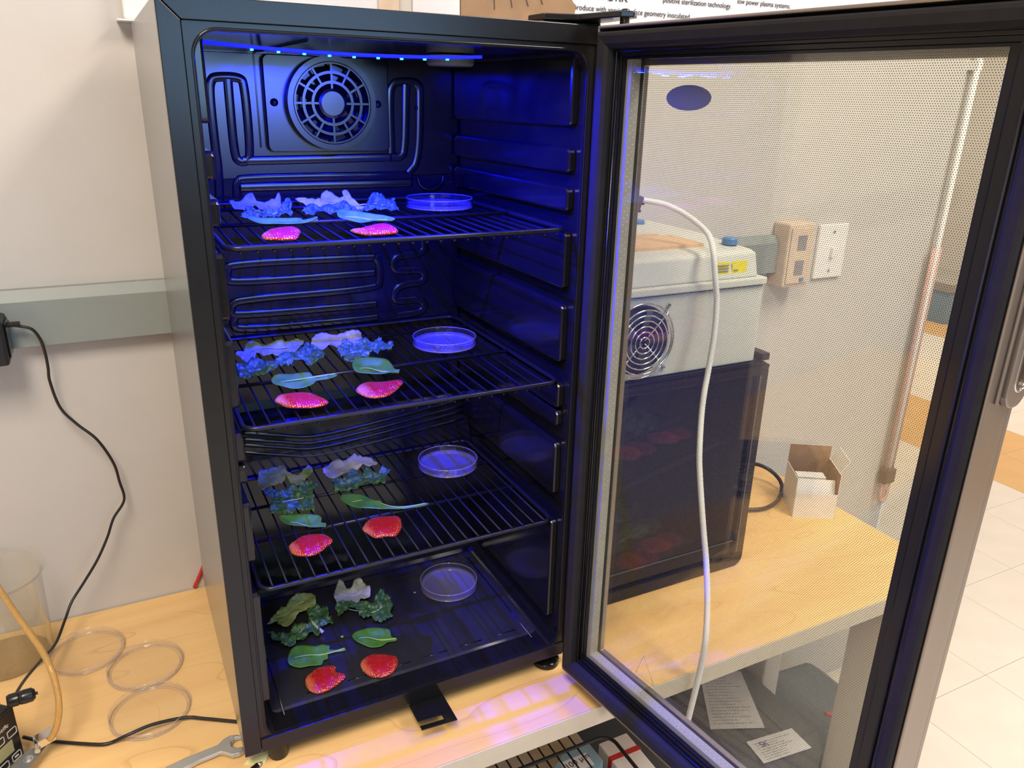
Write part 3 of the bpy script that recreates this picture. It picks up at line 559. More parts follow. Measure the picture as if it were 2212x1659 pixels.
# mitred outer frame
q = .0185; y0, y1 = 0, .007
for nm, pts in (('frame_top', [(0,ZT),(W,ZT),(W-q,ZT-q),(q,ZT-q)]), ('frame_side', [(0,ZB),(0,ZT),(q,ZT-q),(q,ZB)]),
                ('frame_side', [(W,ZB),(W,ZT),(W-q,ZT-q),(W-q,ZB)]), ('frame_bottom', [(q+.0005,ZB),(q+.0005,ZB+q),(W-q-.0005,ZB+q),(W-q-.0005,ZB)])):
    cx = sum(p[0] for p in pts)/4; cz = sum(p[1] for p in pts)/4
    bm = bmesh.new(); prism(bm, [(x+(cx-x)*.0015, z+(cz-z)*.0015) for x, z in pts], y0, y1, 'y')
    F(mesh_obj(nm, bm, MT['blk'], bevel=.0007))
# inner stepped lip with the rounded opening
OX0, OX1, OZ0, OZ1 = .0272, W-.0272, .0395, .7985
IX0, IX1, IZ0, IZ1 = .027, W-.027, .0395, .7985
NR = 10
outer = rrect(q+.0004, W-q-.0004, ZB+q+.0004-.008, ZT-q-.0004, .001, NR)
inner = rrect(OX0, OX1, OZ0, OZ1, .022, NR)
mid = rrect(OX0-.003, OX1+.003, OZ0-.003, OZ1+.003, .024, NR)
bm = bmesh.new()
ring_plate(bm, outer, mid, .0025, .008, 'y'); ring_plate(bm, mid, inner, .0045, .009, 'y')
F(mesh_obj('opening_trim', bm, MT['blk'], bevel=.0005))
bm = bmesh.new(); tube(bm, [(x, .0035, z) for x, z in rrect(OX0-.002, OX1+.002, OZ0-.002, OZ1+.002, .0235, NR)], .0016, 6, True)
F(mesh_obj('trim_bead', bm, MT['blk_gloss'], smooth=True))
# liner: rounded tunnel, stepped back and floor
bm = bmesh.new()
sec = rrect(IX0, IX1, IZ0, IZ1, .022, NR)
ys = (.006, .05, .12, .20, .28, .350)
R_ = [[bm.verts.new((x, y, z)) for x, z in sec] for y in ys]
for A, B in zip(R_[:-1], R_[1:]):
    for k in range(len(sec)):
        bm.faces.new((A[k], A[(k+1) % len(sec)], B[(k+1) % len(sec)], B[k]))
F(mesh_obj('liner', bm, MT['liner'], smooth=True))
FB('back_cover', IX0+.002, IX1-.002, .347, .352, .643, IZ1-.002, MT['liner_m'], bevel=.0008)
FB('back_wall', IX0+.002, IX1-.002, .3475, .352, .30, .6425, MT['liner'])
# lower back with the compressor step
prof = [(.275, .040), (.2795, .044), (.283, .055), (.297, .225), (.300, .262), (.302, .309), (.305, .3125), (.3475, .315), (.349, .316), (.349, .040)]
bm = bmesh.new(); prism(bm, prof, IX0+.001, IX1-.001, 'x')
F(mesh_obj('compressor_step', bm, MT['liner']))
bm = bmesh.new(); prism(bm, [(.040, .0395), (.044, .0418), (.268, .0418), (.276, .0395)], IX0+.012, IX1-.012, 'x')
F(mesh_obj('floor_tray', bm, MT['tray'], bevel=.001))
for k in range(6):
    x = .085+.052*k
    F(tb('floor_rib', [(x, .055, .0415), (x+.034, .055, .0415)], .0012, MT['liner']))
for x in (.052, .393):
    F(tb('floor_rib', [(x, .03, .0415), (x, .25, .0415)], .0012, MT['liner']))
bm = bmesh.new()
for g in D['gutter']:
    tube(bm, spline([(x, y+.0012, z) for x, y, z in g], 6), .0032, 8)
F(mesh_obj('drip_gutter', bm, MT['liner'], smooth=True))
# embossed evaporator channels on the back wall
for r in D['ribs']:
    pts = [(x, .3475, z) for x, z in r]
    for _ in range(2):
        q_ = [pts[0]]
        for a, b in zip(pts[:-1], pts[1:]):
            q_ += [tuple(a[i]*.75+b[i]*.25 for i in range(3)), tuple(a[i]*.25+b[i]*.75 for i in range(3))]
        pts = q_+[pts[-1]]
    F(tb('embossed_channel', spline(pts, 3), .0062, MT['liner_m' if r[0][1] > .63 else 'liner'], flat=.24, flat_axis=1, seg=10))
# fan panel
bm = bmesh.new(); prism(bm, rrect(.143, .309, .6765, .7965, .009, 6), .336, .348, 'y')
F(mesh_obj('fan_panel', bm, MT['liner_m'], bevel=.0015))
FX, FZ_ = .227, .7385
pan = empty('fan_guard', (FX, .336, FZ_)); F(pan)
def ann(name, r0, r1, yy0, yy1, mat, a0=0, a1=2*PI, n=64, par=None):
    bm = bmesh.new(); V = []
    full = abs(a1-a0-2*PI) < 1e-6
    m = n if full else max(3, int(n*(a1-a0)/(2*PI)))
    for k in range(m if full else m+1):
        a = a0+(a1-a0)*k/m
        V.append([bm.verts.new((r*math.cos(a), y, r*math.sin(a))) for r in (r0, r1) for y in (yy0, yy1)])
    K = len(V)
    for k in range(K if full else K-1):
        A, B = V[k], V[(k+1) % K]
        bm.faces.new((A[0],B[0],B[2],A[2])); bm.faces.new((A[1],A[3],B[3],B[1])); bm.faces.new((A[0],A[1],B[1],B[0])); bm.faces.new((A[2],B[2],B[3],A[3]))
    if not full:
        bm.faces.new(V[0]); bm.faces.new(V[-1][::-1])
    return mesh_obj(name, bm, mat, par, smooth=False)
ann('rim', .0505, .0585, -.016, 0, MT['liner_m'], par=pan)
ann('ring', .0485, .0515, -.016, -.010, MT['liner_m'], par=pan)
ann('ring', .0365, .0400, -.016, -.010, MT['liner_m'], par=pan)
ann('ring', .0245, .0280, -.016, -.010, MT['liner_m'], par=pan)
bm = bmesh.new(); lathe(bm, [(0,-.0165),(.0150,-.0165),(.0185,-.0155),(.0185,-.010),(0,-.010)], 40, (0,0,0), 'y'); mesh_obj('hub', bm, MT['liner_m'], pan)
for k in range(12):
    a = PI/2+k*PI/6
    r0 = .0175 if k % 3 == 0 else (.0275 if k % 3 != 0 else 0)
    if k % 3 != 0 : r0 = .0275
    if k % 3 != 0 and k % 2 == 1 and False: continue
    bm = bmesh.new(); box(bm, r0, .0505, -.0154, -.011, -.0013, .0013, Matrix.Rotation(-a, 4, 'Y'))
    mesh_obj('spoke', bm, MT['liner_m'], pan)
bm = bmesh.new(); lathe(bm, [(.0,-.001),(.05,-.001)], 40, (0,0,0), 'y'); mesh_obj('fan_opening', bm, MT['blk_gloss'], pan)
for k in range(7):
    a = k*2*PI/7
    M = Matrix.Rotation(a, 4, 'Y') @ Matrix.Rotation(.5, 4, 'X')
    bm = bmesh.new(); box(bm, .012, .046, -.0035, -.003, -.011, .011, Matrix.Translation((0,-.004,0)) @ M); mesh_obj('blade', bm, MT['blk_gloss'], pan)
for x, z, r in ((.1545, .7385, .0050), (.2925, .7385, .0050), (.352, .7345, .003)):
    bm = bmesh.new(); lathe(bm, [(0,-.0055),(r*.7,-.005),(r,-.002),(r,0)], 20, (x, .3365 if r > .004 else .348, z), 'y'); F(mesh_obj('screw_head', bm, MT['blk_gloss'], smooth=True))
FB('panel_seam', .1345, .1365, .3455, .347, .682, .7975, MT['blk_gloss'])
# drain cup shape at the lower right of the back wall
F(tb('drain_loop', spline([(.352,.345,.640),(.356,.343,.628),(.372,.342,.622),(.388,.343,.630),(.392,.345,.642)], 6), .002, MT['liner']))
# shelf support blocks on both side walls
ZS = [(.7965,.7235), (.700,.6735), (.657,.6305), (.607,.541), (.521,.449), (.422,.3885), (.385,.364), (.341,.268), (.229,.078)]
for side in (0, 1):
    for z1, z0 in ZS:
        x = (IX0-.001, .0365) if side == 0 else (.4085, IX1+.001)
        lo = .018
        bm = bmesh.new()
        if z0 > .3: yb = .345
        else: yb = .292
        c = .012; s = .0045
        pts = [(lo, z0+s), (lo, z1-s), (lo+c*.25, z1), (yb-c, z1-s*.3), (yb, z1-s*1.6), (yb, z0+s*.2), (yb-c, z0-s*.8 if z0 > .1 else z0), (lo+c*.25, z0)]
        prism(bm, pts, x[0], x[1], 'x')
        F(mesh_obj('shelf_support', bm, MT['liner'], bevel=.0028))
# feet
for x, y, knob in ((.039, .016, 0), (.411, .020, 1), (.039, .34, 0), (.406, .34, 0)):
    if knob: prof = [(0,0),(.0165,0),(.0185,.0025),(.0185,.0085),(.016,.0105),(.009,.0115),(.009,.026),(0,.026)]
    else: prof = [(0,0),(.0105,0),(.0115,.002),(.0115,.026),(0,.026)]
    F(lt('foot', prof, MT['blk_gloss'] if knob else MT['blk'], None, 32, (x, y, 0)))
# lock bracket under the front edge
bm = bmesh.new()
prism(bm, [(.200,-.001),(.246,-.001),(.246,-.048),(.200,-.045),(.200,-.0385),(.2315,-.0405),(.2315,-.0325),(.200,-.0305)], .0215, .0232)
box(bm, .200, .246, -.0025, -.001, .0215, .046)
F(mesh_obj('lock_bracket', bm, MT['blk_gloss']))
# top hinge
bm = bmesh.new()
prism(bm, [(.372,.055),(.372,.02),(.405,.006),(.418,-.052),(.432,-.056),(.441,-.048),(.444,.0),(.444,.055)], ZT+.004, ZT+.010)
prism(bm, [(.372,.055),(.372,.022),(.444,.022),(.444,.055)], ZT, ZT+.0041)
hg = F(mesh_obj('hinge_bracket', bm, MT['blk'], bevel=.0012))
bm = bmesh.new(); lathe(bm, [(0,-.004),(.0048,-.004),(.0048,.011),(.003,.0125),(0,.0125)], 20, (.429,-.044,ZT)); F(mesh_obj('hinge_pin', bm, MT['blk_gloss'], smooth=True))
# LED ribbon under the ceiling with its chips
strip = spline([(.040,.071,.7945),(.075,.069,.7925),(.12,.068,.7905),(.17,.067,.7895),(.22,.065,.7895),(.27,.062,.7905),(.318,.058,.7925)], 8)
bm = bmesh.new()
for a, b in zip(strip[:-1], strip[1:]):
    vs = [bm.verts.new(v) for v in ((a.x,a.y-.0045,a.z),(b.x,b.y-.0045,b.z),(b.x,b.y+.0045,b.z),(a.x,a.y+.0045,a.z),(a.x,a.y-.0045,a.z-.003),(b.x,b.y-.0045,b.z-.003),(b.x,b.y+.0045,b.z-.003),(a.x,a.y+.0045,a.z-.003))]
    for f in ((0,3,2,1),(4,5,6,7),(0,1,5,4),(2,3,7,6)): bm.faces.new([vs[i] for i in f])
LS = F(mesh_obj('led_strip', bm, MT['led']))
bm = bmesh.new(); box(bm, -.0013, .0013, -.0013, .0013, -.0016, 0); me_ = bpy.data.meshes.new('led_chip'); bm.to_mesh(me_); bm.free(); me_.materials.append(MT['led_chip'])
for k in range(9):
    x = .0855+.0245*k
    p = min(strip, key=lambda v: abs(v.x-x))
    o = bpy.data.objects.new('led_chip', me_); link(o, LS); o.location = (x, p.y, p.z-.003)
F(lt('ceiling_cap', [(0,-.0115),(.026,-.0115),(.0285,-.009),(.0285,0)], MT['olive'], None, 36, (.337,.185,.797)))
FB('ceiling_seam', .1345, .137, .05, .345, .7965, .7985, MT['blk_gloss'])

# ---- door (part) with its own pieces
TH = -1.4321
DR = bpy.data.objects.new('door', None); link(DR, FR)
DR.location = (.4033-W/2, -.0337-.19, 0); DR.rotation_euler = (0, 0, TH)
U = .4285; Z0, Z1 = .0355, .8151
A0, A1, G0, G1 = .0238, .3875, .0601, .790      # sight opening, at depth .022
def ringbox(name, o, i, d0, d1, mat, bevel=.0008):
    bm = bmesh.new(); ring_plate(bm, rrect(*o, .0012, 2), rrect(*i, .0012, 2), d0, d1, 'y')
    return mesh_obj(name, bm, mat, DR, bevel=bevel)
# magnetic gasket: bellows profile as three rings
def gring(o, wdt, d0, d1): return (o, (o[0]+wdt, o[1]-wdt, o[2]+wdt, o[3]-wdt))
def gasket():
    bm = bmesh.new()
    def rings(profile, base):
        L = []
        for inset, d in profile:
            x0, x1, z0, z1 = base
            L.append([bm.verts.new((x, d, z)) for x, z in ((x0+inset,z0+inset),(x1-inset,z0+inset),(x1-inset,z1-inset),(x0+inset,z1-inset))])
        for A, B in zip(L[:-1], L[1:]):
            for k in range(4): bm.faces.new((A[k], A[(k+1) % 4], B[(k+1) % 4], B[k]))
    rings([(.003,.012),(.0,.009),(.0,.002),(.0015,.0),(.004,-.0005),(.011,.001),(.0145,.004),(.0155,.009),(.0150,.013)], (0, U, Z0, Z1))
    return mesh_obj('gasket', bm, MT['rubber'], DR)
gasket()
bm = bmesh.new()
def rr4(a): x0, x1, z0, z1 = a; return [(x0,z0),(x1,z0),(x1,z1),(x0,z1)]
ring_plate(bm, rr4((.002, U-.002, Z0+.002, Z1-.002)), rr4((.0185, U-.0185, Z0+.0185, Z1-.0185)), .012, .040, 'y')
ring_plate(bm, rr4((.0185, U-.0185, Z0+.0185, Z1-.0185)), rr4((.0225, U-.0335, Z0+.0225, Z1-.0225)), .0145, .040, 'y')
ring_plate(bm, rr4((.0225, U-.0335, Z0+.0225, Z1-.0225)), rr4((A0, A1, G0, G1)), .0175, .040, 'y')
mesh_obj('inner_frame', bm, MT['blk_gloss'], DR, bevel=.0006)
tb('groove_bead', [(.0205,.0135,Z0+.022),(.0205,.0135,Z1-.022)], .0012, MT['blk_gloss'], DR)
tb('groove_bead', [(U-.0225,.0125,Z0+.022),(U-.0225,.0125,Z1-.022)], .0010, MT['rubber'], DR)
# outer cladding
bm = bmesh.new()
ring_plate(bm, rr4((-.002, U+.003, Z0-.006, Z1+.006)), rr4((.030, U-.030, Z0+.030, Z1-.030)), .0405, .0475, 'y')
ring_plate(bm, rr4((-.002, U+.003, Z0-.006, Z1+.006)), rr4((.0, U+.0005, Z0-.003, Z1+.003)), .003, .0405, 'y')
mesh_obj('outer_frame', bm, MT['steel_d'], DR, bevel=.0012)
bm = bmesh.new()
ring_plate(bm, rr4((.0, U, Z0-.002, Z1+.002)), rr4((.004, U-.004, Z0+.002, Z1-.002)), .0125, .0165, 'y')
mesh_obj('edge_bead', bm, MT['rubber'], DR, bevel=.0006)
bx('inner_pane', A0-.004, A1+.004, .0185, .0215, G0-.004, G1+.004, MT['glass'], DR)
bx('outer_pane', A0-.004, A1+.004, .0345, .0375, G0-.004, G1+.004, MT['dots'], DR)
bm = bmesh.new()
ring_plate(bm, rr4((A0+.0005, A1+.0035, G0+.0005, G1+.0035)), rr4((A0+.0075, A1+.003, G0+.0075, G1+.003)), .0217, .0343, 'y')
sp = mesh_obj('spacer_bar', bm, MT['spacer'], DR)
# perforations of the spacer: small raised dimples in two rows on the two sides in view
bm = bmesh.new()
def dimple(c, ax):
    r = .0006; q_ = []
    for a in range(5):
        an = 2*PI*a/5
        p = Vector(c)
        if ax == 'u': p += Vector((0, r*math.cos(an), r*math.sin(an)))
        else: p += Vector((r*math.cos(an), r*math.sin(an), 0))
        q_.append(bm.verts.new(p))
    tip = Vector(c)+Vector((.0004,0,0) if ax == 'u' else (0,0,.0004)); v = bm.verts.new(tip)
    for a in range(5): bm.faces.new((q_[a], q_[(a+1) % 5], v))
for k in range(100):
    z = G0+.012+k*.0072
    if z < G1-.004:
        for d in (.0255, .0300): dimple((A0+.0076, d, z+(.0 if d < .028 else .003)), 'u')
for k in range(60):
    u = A0+.012+k*.006
    if u < A1-.004:
        for d in (.0255, .0300): dimple((u+(0 if d < .028 else .003), d, G0+.0076), 'z')
d_ = mesh_obj('perforation', bm, MT['white'], sp, kind='stuff')
# oval sticker and small warning triangle on the glass
bm = bmesh.new(); prism(bm, [(.099+.0285*math.cos(a*PI/24), .7553+.0115*math.sin(a*PI/24)) for a in range(48)], .0339, .0344, 'y')
mesh_obj('oval_sticker', bm, MT['rnd_grey'], DR)
tri = [(.103,.085),(.135,.085),(.113,.116)]
bm = bmesh.new(); tube(bm, [(a, .0341, b) for a, b in tri], .0004, 4, True); mesh_obj('warning_triangle', bm, MT['ink2'], DR)
# handle near the free edge
HB = empty('handle', (0,0,0)); HB.parent = DR
bm = bmesh.new()
ring_plate(bm, rrect(.0195, .0490, .553, .765, .013, 6), rrect(.0262, .0452, .5655, .752, .0085, 6), U+.003, U+.0085, 'x')
mesh_obj('surround', bm, MT['steel_d'], HB, bevel=.0012)
bm = bmesh.new(); prism(bm, rrect(.0258, .0456, .565, .7525, .0085, 6), U+.003, U+.0038, 'x'); mesh_obj('recess', bm, MT['brown'], HB)
bm = bmesh.new(); tube(bm, [(U+.0085, a, b) for a, b in rrect(.0262, .0452, .5655, .752, .0085, 8)], .0009, 8, True); mesh_obj('rim', bm, MT['chrome'], HB, smooth=True)
bx('ridge', U+.003, U+.0055, .0135, .0165, .558, .77, MT['steel_d'], HB, .001)

# ---------------------------------------------------------------- wire shelves
def make_shelf(label, z, yb, yrods, wires_on_top, x0=.0375, x1=.4075, yf=.0145):
    t = empty('wire_shelf', ((x0+x1)/2, (yf+yb)/2, z), label, 'shelf', 'black wire shelves in the fridge')
    cx, cy = (x0+x1)/2, (yf+yb)/2
    pts = [(x-cx, y-cy, 0) for x, y in rrect(x0, x1, yf, yb, .014, 5)]
    bm = bmesh.new(); tube(bm, pts, .0027, 10, True); mesh_obj('rim', bm, MT['rod'], t, smooth=True)
    for y in yrods:
        tb('cross_rod', [(x0-cx, y-cy, 0), (x1-cx, y-cy, 0)], .0023, MT['rod'], t)
    n = 23; zz = .0036 if wires_on_top else -.0036
    bm = bmesh.new()
    if wires_on_top: path = [(0, yf-cy-.001, zz), (0, yb-cy+.001, zz)]
    else: path = [(0, yf-cy-.0012, zz-.0010), (0, yf-cy+.004, zz), (0, yb-cy, zz)]
    tube(bm, path, .00125, 7)
    tipz = zz-(.0 if wires_on_top else .0022)
    lathe(bm, [(0, .0018), (.0018, 0), (0, -.0022)], 8, (0, yf-cy-.0004, zz+(.0004 if wires_on_top else -.0008)))
    me = bpy.data.meshes.new('wire'); bmesh.ops.recalc_face_normals(bm, faces=bm.faces[:]); bm.to_mesh(me); bm.free(); me.materials.append(MT['wire'])
    for f in me.polygons: f.use_smooth = True
    for k in range(n):
        o = bpy.data.objects.new('wire', me); link(o, t)
        o.location = (x0+.0125+(x1-x0-.025)*k/(n-1)-cx, 0, 0)
    return t
make_shelf('top wire shelf in the fridge, holding the bluest leaves', .6115, .343, (.157, .285), False)
make_shelf('middle wire shelf in the fridge, second from the top', .4265, .343, (.149, .283), False)
make_shelf('lowest wire shelf in the fridge, with its wires laid on top', .2335, .294, (.120, .205), True)

# ---------------------------------------------------------------- produce
def sheet(name, key, label, cat, group, mat, amp, freq, ruffle, h=.0022, thick=.0006, seed=0, dome=0.0, parts=None, cup=0.0):
    loc, tilt, uv = D[key]
    P = [Vector((a/1000, b/1000)) for a, b in uv]
    n = len(P)
    # smooth the outline a little and resample
    B = []
    for i in range(n):
        a, b, c, d = P[i-1], P[i], P[(i+1) % n], P[(i+2) % n]
        m = max(1, int((c-b).length/h))
        for k in range(m):
            s = k/m
            p = .5*((2*b)+(c-a)*s+(2*a-5*b+4*c-d)*s*s+(3*b-a-3*c+d)*s**3)
            if ruffle:
                nn = noise.noise(Vector((p.x*420+seed, p.y*420, seed*.7)))
                cdir = (p-sum(P, Vector((0,0)))/n); cdir = cdir/max(cdir.length, 1e-6)
                p = p+cdir*nn*ruffle
            B.append(p)
    nb = len(B)
    def inside(x, y):
        c = False; j = nb-1
        for i in range(nb):
            if (B[i].y > y) != (B[j].y > y) and x < (B[j].x-B[i].x)*(y-B[i].y)/(B[j].y-B[i].y)+B[i].x: c = not c
            j = i
        return c
    def bd(x, y): return min(math.hypot(x-b.x, y-b.y) for b in B)
    xs = [b.x for b in B]; ysb = [b.y for b in B]
    pts = list(B); y = min(ysb); row = 0
    while y < max(ysb):
        x = min(xs)+(h/2 if row % 2 else 0)
        while x < max(xs):
            if inside(x, y) and bd(x, y) > h*.6: pts.append(Vector((x, y)))
            x += h
        y += h*.87; row += 1
    r = geometry.delaunay_2d_cdt([Vector((p.x, p.y)) for p in pts], [], [list(range(nb))], 1, 1e-7)
    vs, fs = r[0], r[2]
    bm = bmesh.new(); V = []
    diag = max(max(xs)-min(xs), max(ysb)-min(ysb))
    for v in vs:
        e = bd(v.x, v.y); ee = max(0, 1-e/(.25*diag))
        z = amp*(.5+.5*noise.noise(Vector((v.x*freq+seed*3.1, v.y*freq, seed))))*2*(.35+.65*ee)
        if ruffle: z += amp*.55*ee*ee*noise.noise(Vector((v.x*freq*4+seed, v.y*freq*4, seed)))
        if dome: z += dome*min(1, e/(.012))**.55
        if cup: z += cup*ee
        V.append(bm.verts.new((v.x, v.y, max(z, .0002))))
    for f in fs:
        try: bm.faces.new([V[i] for i in f])
        except ValueError: pass
    o = mesh_obj(name, bm, mat, None, smooth=True, loc=loc, rot=(math.radians(tilt), 0, 0))
    s = o.modifiers.new('thickness', 'SOLIDIFY'); s.thickness = thick if not dome else .0012; s.offset = 1
    tag(o, label, cat, group)
    return o, V

def rib(o, pts, r0, r1, mat, name='stem', z=.0014):
    """a tapering midrib or stalk laid on a leaf; pts in mm in the leaf's own plane"""
    sp_ = spline([(a/1000, b/1000, (c[0] if c else z*1000)/1000) for a, b, *c in pts], 6)
    bm = bmesh.new(); tube(bm, sp_, r0, 8, rfun=lambda s: r0+(r1-r0)*s)
    return mesh_obj(name, bm, mat, o, smooth=True)

SH = {'s1': 'top shelf', 's2': 'middle shelf', 's3': 'lowest wire shelf', 's4': 'fridge floor'}
LB = {
 'lettuce_s1a': 'pointed lettuce leaf at the left on the top shelf, deep blue', 'lettuce_s1b': 'tall crumpled lettuce leaf in the middle of the top shelf',
 'kale_s1a': 'curly kale piece in front of the left lettuce on the top shelf', 'kale_s1b': 'wide kale piece beside the dish on the top shelf',
 'lettuce_s2a': 'long wavy lettuce leaf at the left on the middle shelf', 'lettuce_s2b': 'smooth blue lettuce leaf behind curly kale on the middle shelf',
 'kale_s2a': 'long flat kale piece with stalk at the left on the middle shelf', 'kale_s2b': 'tightly curled kale piece on the middle shelf',
 'lettuce_s3a': 'V-shaped folded lettuce leaf at the left on the lowest wire shelf', 'lettuce_s3b': 'frilled blue lettuce leaf at the back of the lowest wire shelf',
 'kale_s3a': 'broad ragged kale leaf at the left on the lowest wire shelf', 'kale_s3b': 'upright kale piece with pale stalk on the lowest wire shelf',
 'lettuce_s4a': 'yellow-green lettuce leaf at the left on the fridge floor', 'lettuce_s4b': 'pale lilac notched lettuce leaf on the fridge floor',
 'kale_s4a': 'two-lobed kale leaf with cream stalk on the fridge floor', 'kale_s4b': 'dark curly kale leaf beneath the pale lettuce on the fridge floor',
 'spinach_s1a': 'spinach leaf with raised stalk at the left on the top shelf', 'spinach_s1b': 'folded spinach leaf at the right on the top shelf',
 'spinach_s2a': 'flat blue-lit spinach leaf with long stalk on the middle shelf', 'spinach_s2b': 'curled spinach leaf with green underside on the middle shelf',
 'spinach_s3a': 'pale green stalkless spinach leaf on the lowest wire shelf', 'spinach_s3b': 'spinach leaf with very long stalk on the lowest wire shelf',
 'spinach_s4a': 'green spinach leaf with stalk at the left on the fridge floor', 'spinach_s4b': 'split oval spinach leaf at the right on the fridge floor',
 'strawberry_s1a': 'pink heart-topped strawberry slice at the left on the top shelf', 'strawberry_s1b': 'magenta pointed strawberry slice at the right on the top shelf',
 'strawberry_s2a': 'long leaf-shaped strawberry slice at the left on the middle shelf', 'strawberry_s2b': 'comma-shaped strawberry slice at the right on the middle shelf',
 'strawberry_s3a': 'strawberry slice with orange tip at the left on the lowest wire shelf', 'strawberry_s3b': 'magenta strawberry slice at the right on the lowest wire shelf',
 'strawberry_s4a': 'notched dark strawberry slice at the front left of the fridge floor', 'strawberry_s4b': 'rounded strawberry slice at the right on the fridge floor',
}
OBJ = {}
for i, key in enumerate(D):
    if not key.split('_')[0] in ('lettuce', 'kale', 'spinach', 'strawberry') : continue
    kd, w = key.split('_')
    if kd == 'lettuce':
        o, V = sheet('lettuce_leaf', key, LB[key], 'lettuce', 'lettuce leaves laid out in the fridge', MT['lettuce2'] if w in ('s4b','s1a','s1b','s2b','s3b') else MT['lettuce'], .0055, 60, .0012, seed=i)
    elif kd == 'kale':
        o, V = sheet('kale_leaf', key, LB[key], 'kale', 'kale pieces laid out in the fridge', MT['kale'], .0062, 95, .0034, h=.0015, seed=i)
        tex = o.modifiers.new('frill', 'DISPLACE'); tx = bpy.data.textures.new('frill', 'CLOUDS'); tx.noise_scale = .0045
        tex.texture = tx; tex.strength = .009 if w == 's2b' else .0055; tex.mid_level = .3; tex.direction = 'Z'
    elif kd == 'spinach':
        o, V = sheet('spinach_leaf', key, LB[key], 'spinach', 'spinach leaves laid out in the fridge', MT['spinach'], .0022, 40, 0, seed=i, cup=.0035 if w in ('s2b', 's1a', 's1b', 's3a') else .001)
    else:
        o, V = sheet('strawberry_slice', key, LB[key], 'strawberry', 'strawberry slices laid out in the fridge', MT['straw'], .0006, 90, 0, seed=i, dome=.0052, h=.0018)
    OBJ[key] = o
    uv = D[key][2]
    xs = [p[0] for p in uv]; x0, x1 = min(xs), max(xs)
    def midv(x, f=.5):
        vv = [p[1] for p in uv if abs(p[0]-x) < (x1-x0)*.16]
        return (min(vv)*(1-f)+max(vv)*f) if vv else 20
    if kd == 'spinach':
        tipx, tipv = max(uv, key=lambda p: p[0])
        L_ = [(x0+(x1-x0)*f, midv(x0+(x1-x0)*f) if f < .6 else tipv*f+midv(x0+(x1-x0)*f)*(1-f), 2.6) for f in (.12, .35, .6)]+[(tipx-1, tipv, 2.4)]
        rib(o, L_, .0004, .0014, MT['stem'], 'midrib')
    elif kd == 'kale':
        rib(o, [(x0+(x1-x0)*f, midv(x0+(x1-x0)*f), 5.0-abs(f-.5)*3) for f in (.2, .4, .6, .8)], .0004, .0009, MT['kstem'], 'midrib')
    elif kd == 'lettuce':
        rib(o, [(x0+(x1-x0)*f, midv(x0+(x1-x0)*f), 5.2) for f in (.2, .4, .6, .75)], .0003, .0006, MT['kstem'], 'midrib')
# cream stalk of the two-lobed kale leaf, and crumbs
rib(OBJ['kale_s4a'], [(10, 38, 6), (14, 26, 5), (20, 12, 3)], .0016, .0026, MT['kstem'], 'stalk')
for k, (x, y, r, lab) in enumerate(((.154, .143, .0022, 'small green leaf crumb beside the two-lobed kale stalk'), (.281, .197, .0020, 'tiny pale crumb near the dish on the fridge floor'))):
    bm = bmesh.new(); bmesh.ops.create_icosphere(bm, subdivisions=2, radius=r)
    for v in bm.verts: v.co.z *= .35; v.co *= 1+.3*noise.noise(v.co*900)
    tag(mesh_obj('leaf_crumb', bm, MT['stem'], None, True, loc=(x, y, .0432)), lab, 'crumb', 'crumbs on the fridge floor')

# petri dishes with agar in the fridge
def dish(label, x, y, z, group, agar=True, r=.0435, h=.0125, name='petri_dish', cat='petri dish'):
    t = empty(name, (x, y, z), label, cat, group)
    lt('base', [(0,.0),(r-.001,.0),(r,.001),(r,h),(r-.0014,h),(r-.0014,.0014),(0,.0014)], MT['clear'], t, 64)
    if agar: lt('agar', [(0,.0016),(r-.0018,.0016),(r-.0018,.0058),(r-.003,.0054),(0,.0054)], MT['agar'], t, 64)
    rg = bmesh.new()
    for rr_, zz_, q_ in ((r-.0004, h, .00065), (r-.0010, .0016, .0007), (r-.0042, .0012, .0005)):
        tube(rg, [(rr_*math.cos(2*PI*k/64), rr_*math.sin(2*PI*k/64), zz_) for k in range(64)], q_, 6, True)
    mesh_obj('rim', rg, MT['rim'], t, smooth=True)
    return t
dish('petri dish glowing deep blue on the top shelf', .332, .212, .6145, 'petri dishes in the fridge')
dish('blue petri dish on the middle shelf', .334, .202, .4293, 'petri dishes in the fridge')
dish('lilac petri dish on the lowest wire shelf', .342, .211, .2384, 'petri dishes in the fridge')
dish('pale petri dish on the fridge floor', .335, .193, .0421, 'petri dishes in the fridge')
dish('clear empty dish lid nearest the beaker on the desk', -.166, .314, .0006, 'empty petri lids on the desk', False, .048, .0085, 'empty_dish', 'petri dish')
dish('clear empty dish lid between the other two on the desk', -.0945, .2475, .0006, 'empty petri lids on the desk', False, .048, .0085, 'empty_dish', 'petri dish')
dish('clear empty dish lid crossed by the black cable', -.0945, .1535, .0006, 'empty petri lids on the desk', False, .048, .0085, 'empty_dish', 'petri dish')

# ---------------------------------------------------------------- left side of the desk
t = empty('plastic_beaker', (-.262, .350, 0), 'tall clear plastic beaker at the left edge of the desk', 'beaker')
lt('body', [(0,0),(.050,0),(.0535,.002),(.055,.006),(.0575,.125),(.0625,.1345),(.0655,.136),(.0655,.1375),(.0620,.1360),(.0560,.126),(.0535,.007),(.052,.003),(0,.003)], MT['beaker'], t, 72)
lt('liquid', [(0,.0035),(.0515,.0035),(.0528,.040),(0,.040)], clear('cloudy_liquid', (.995,.992,.98), .01, (.85,.8,.65), .03, 1.33, .4), t, 64)
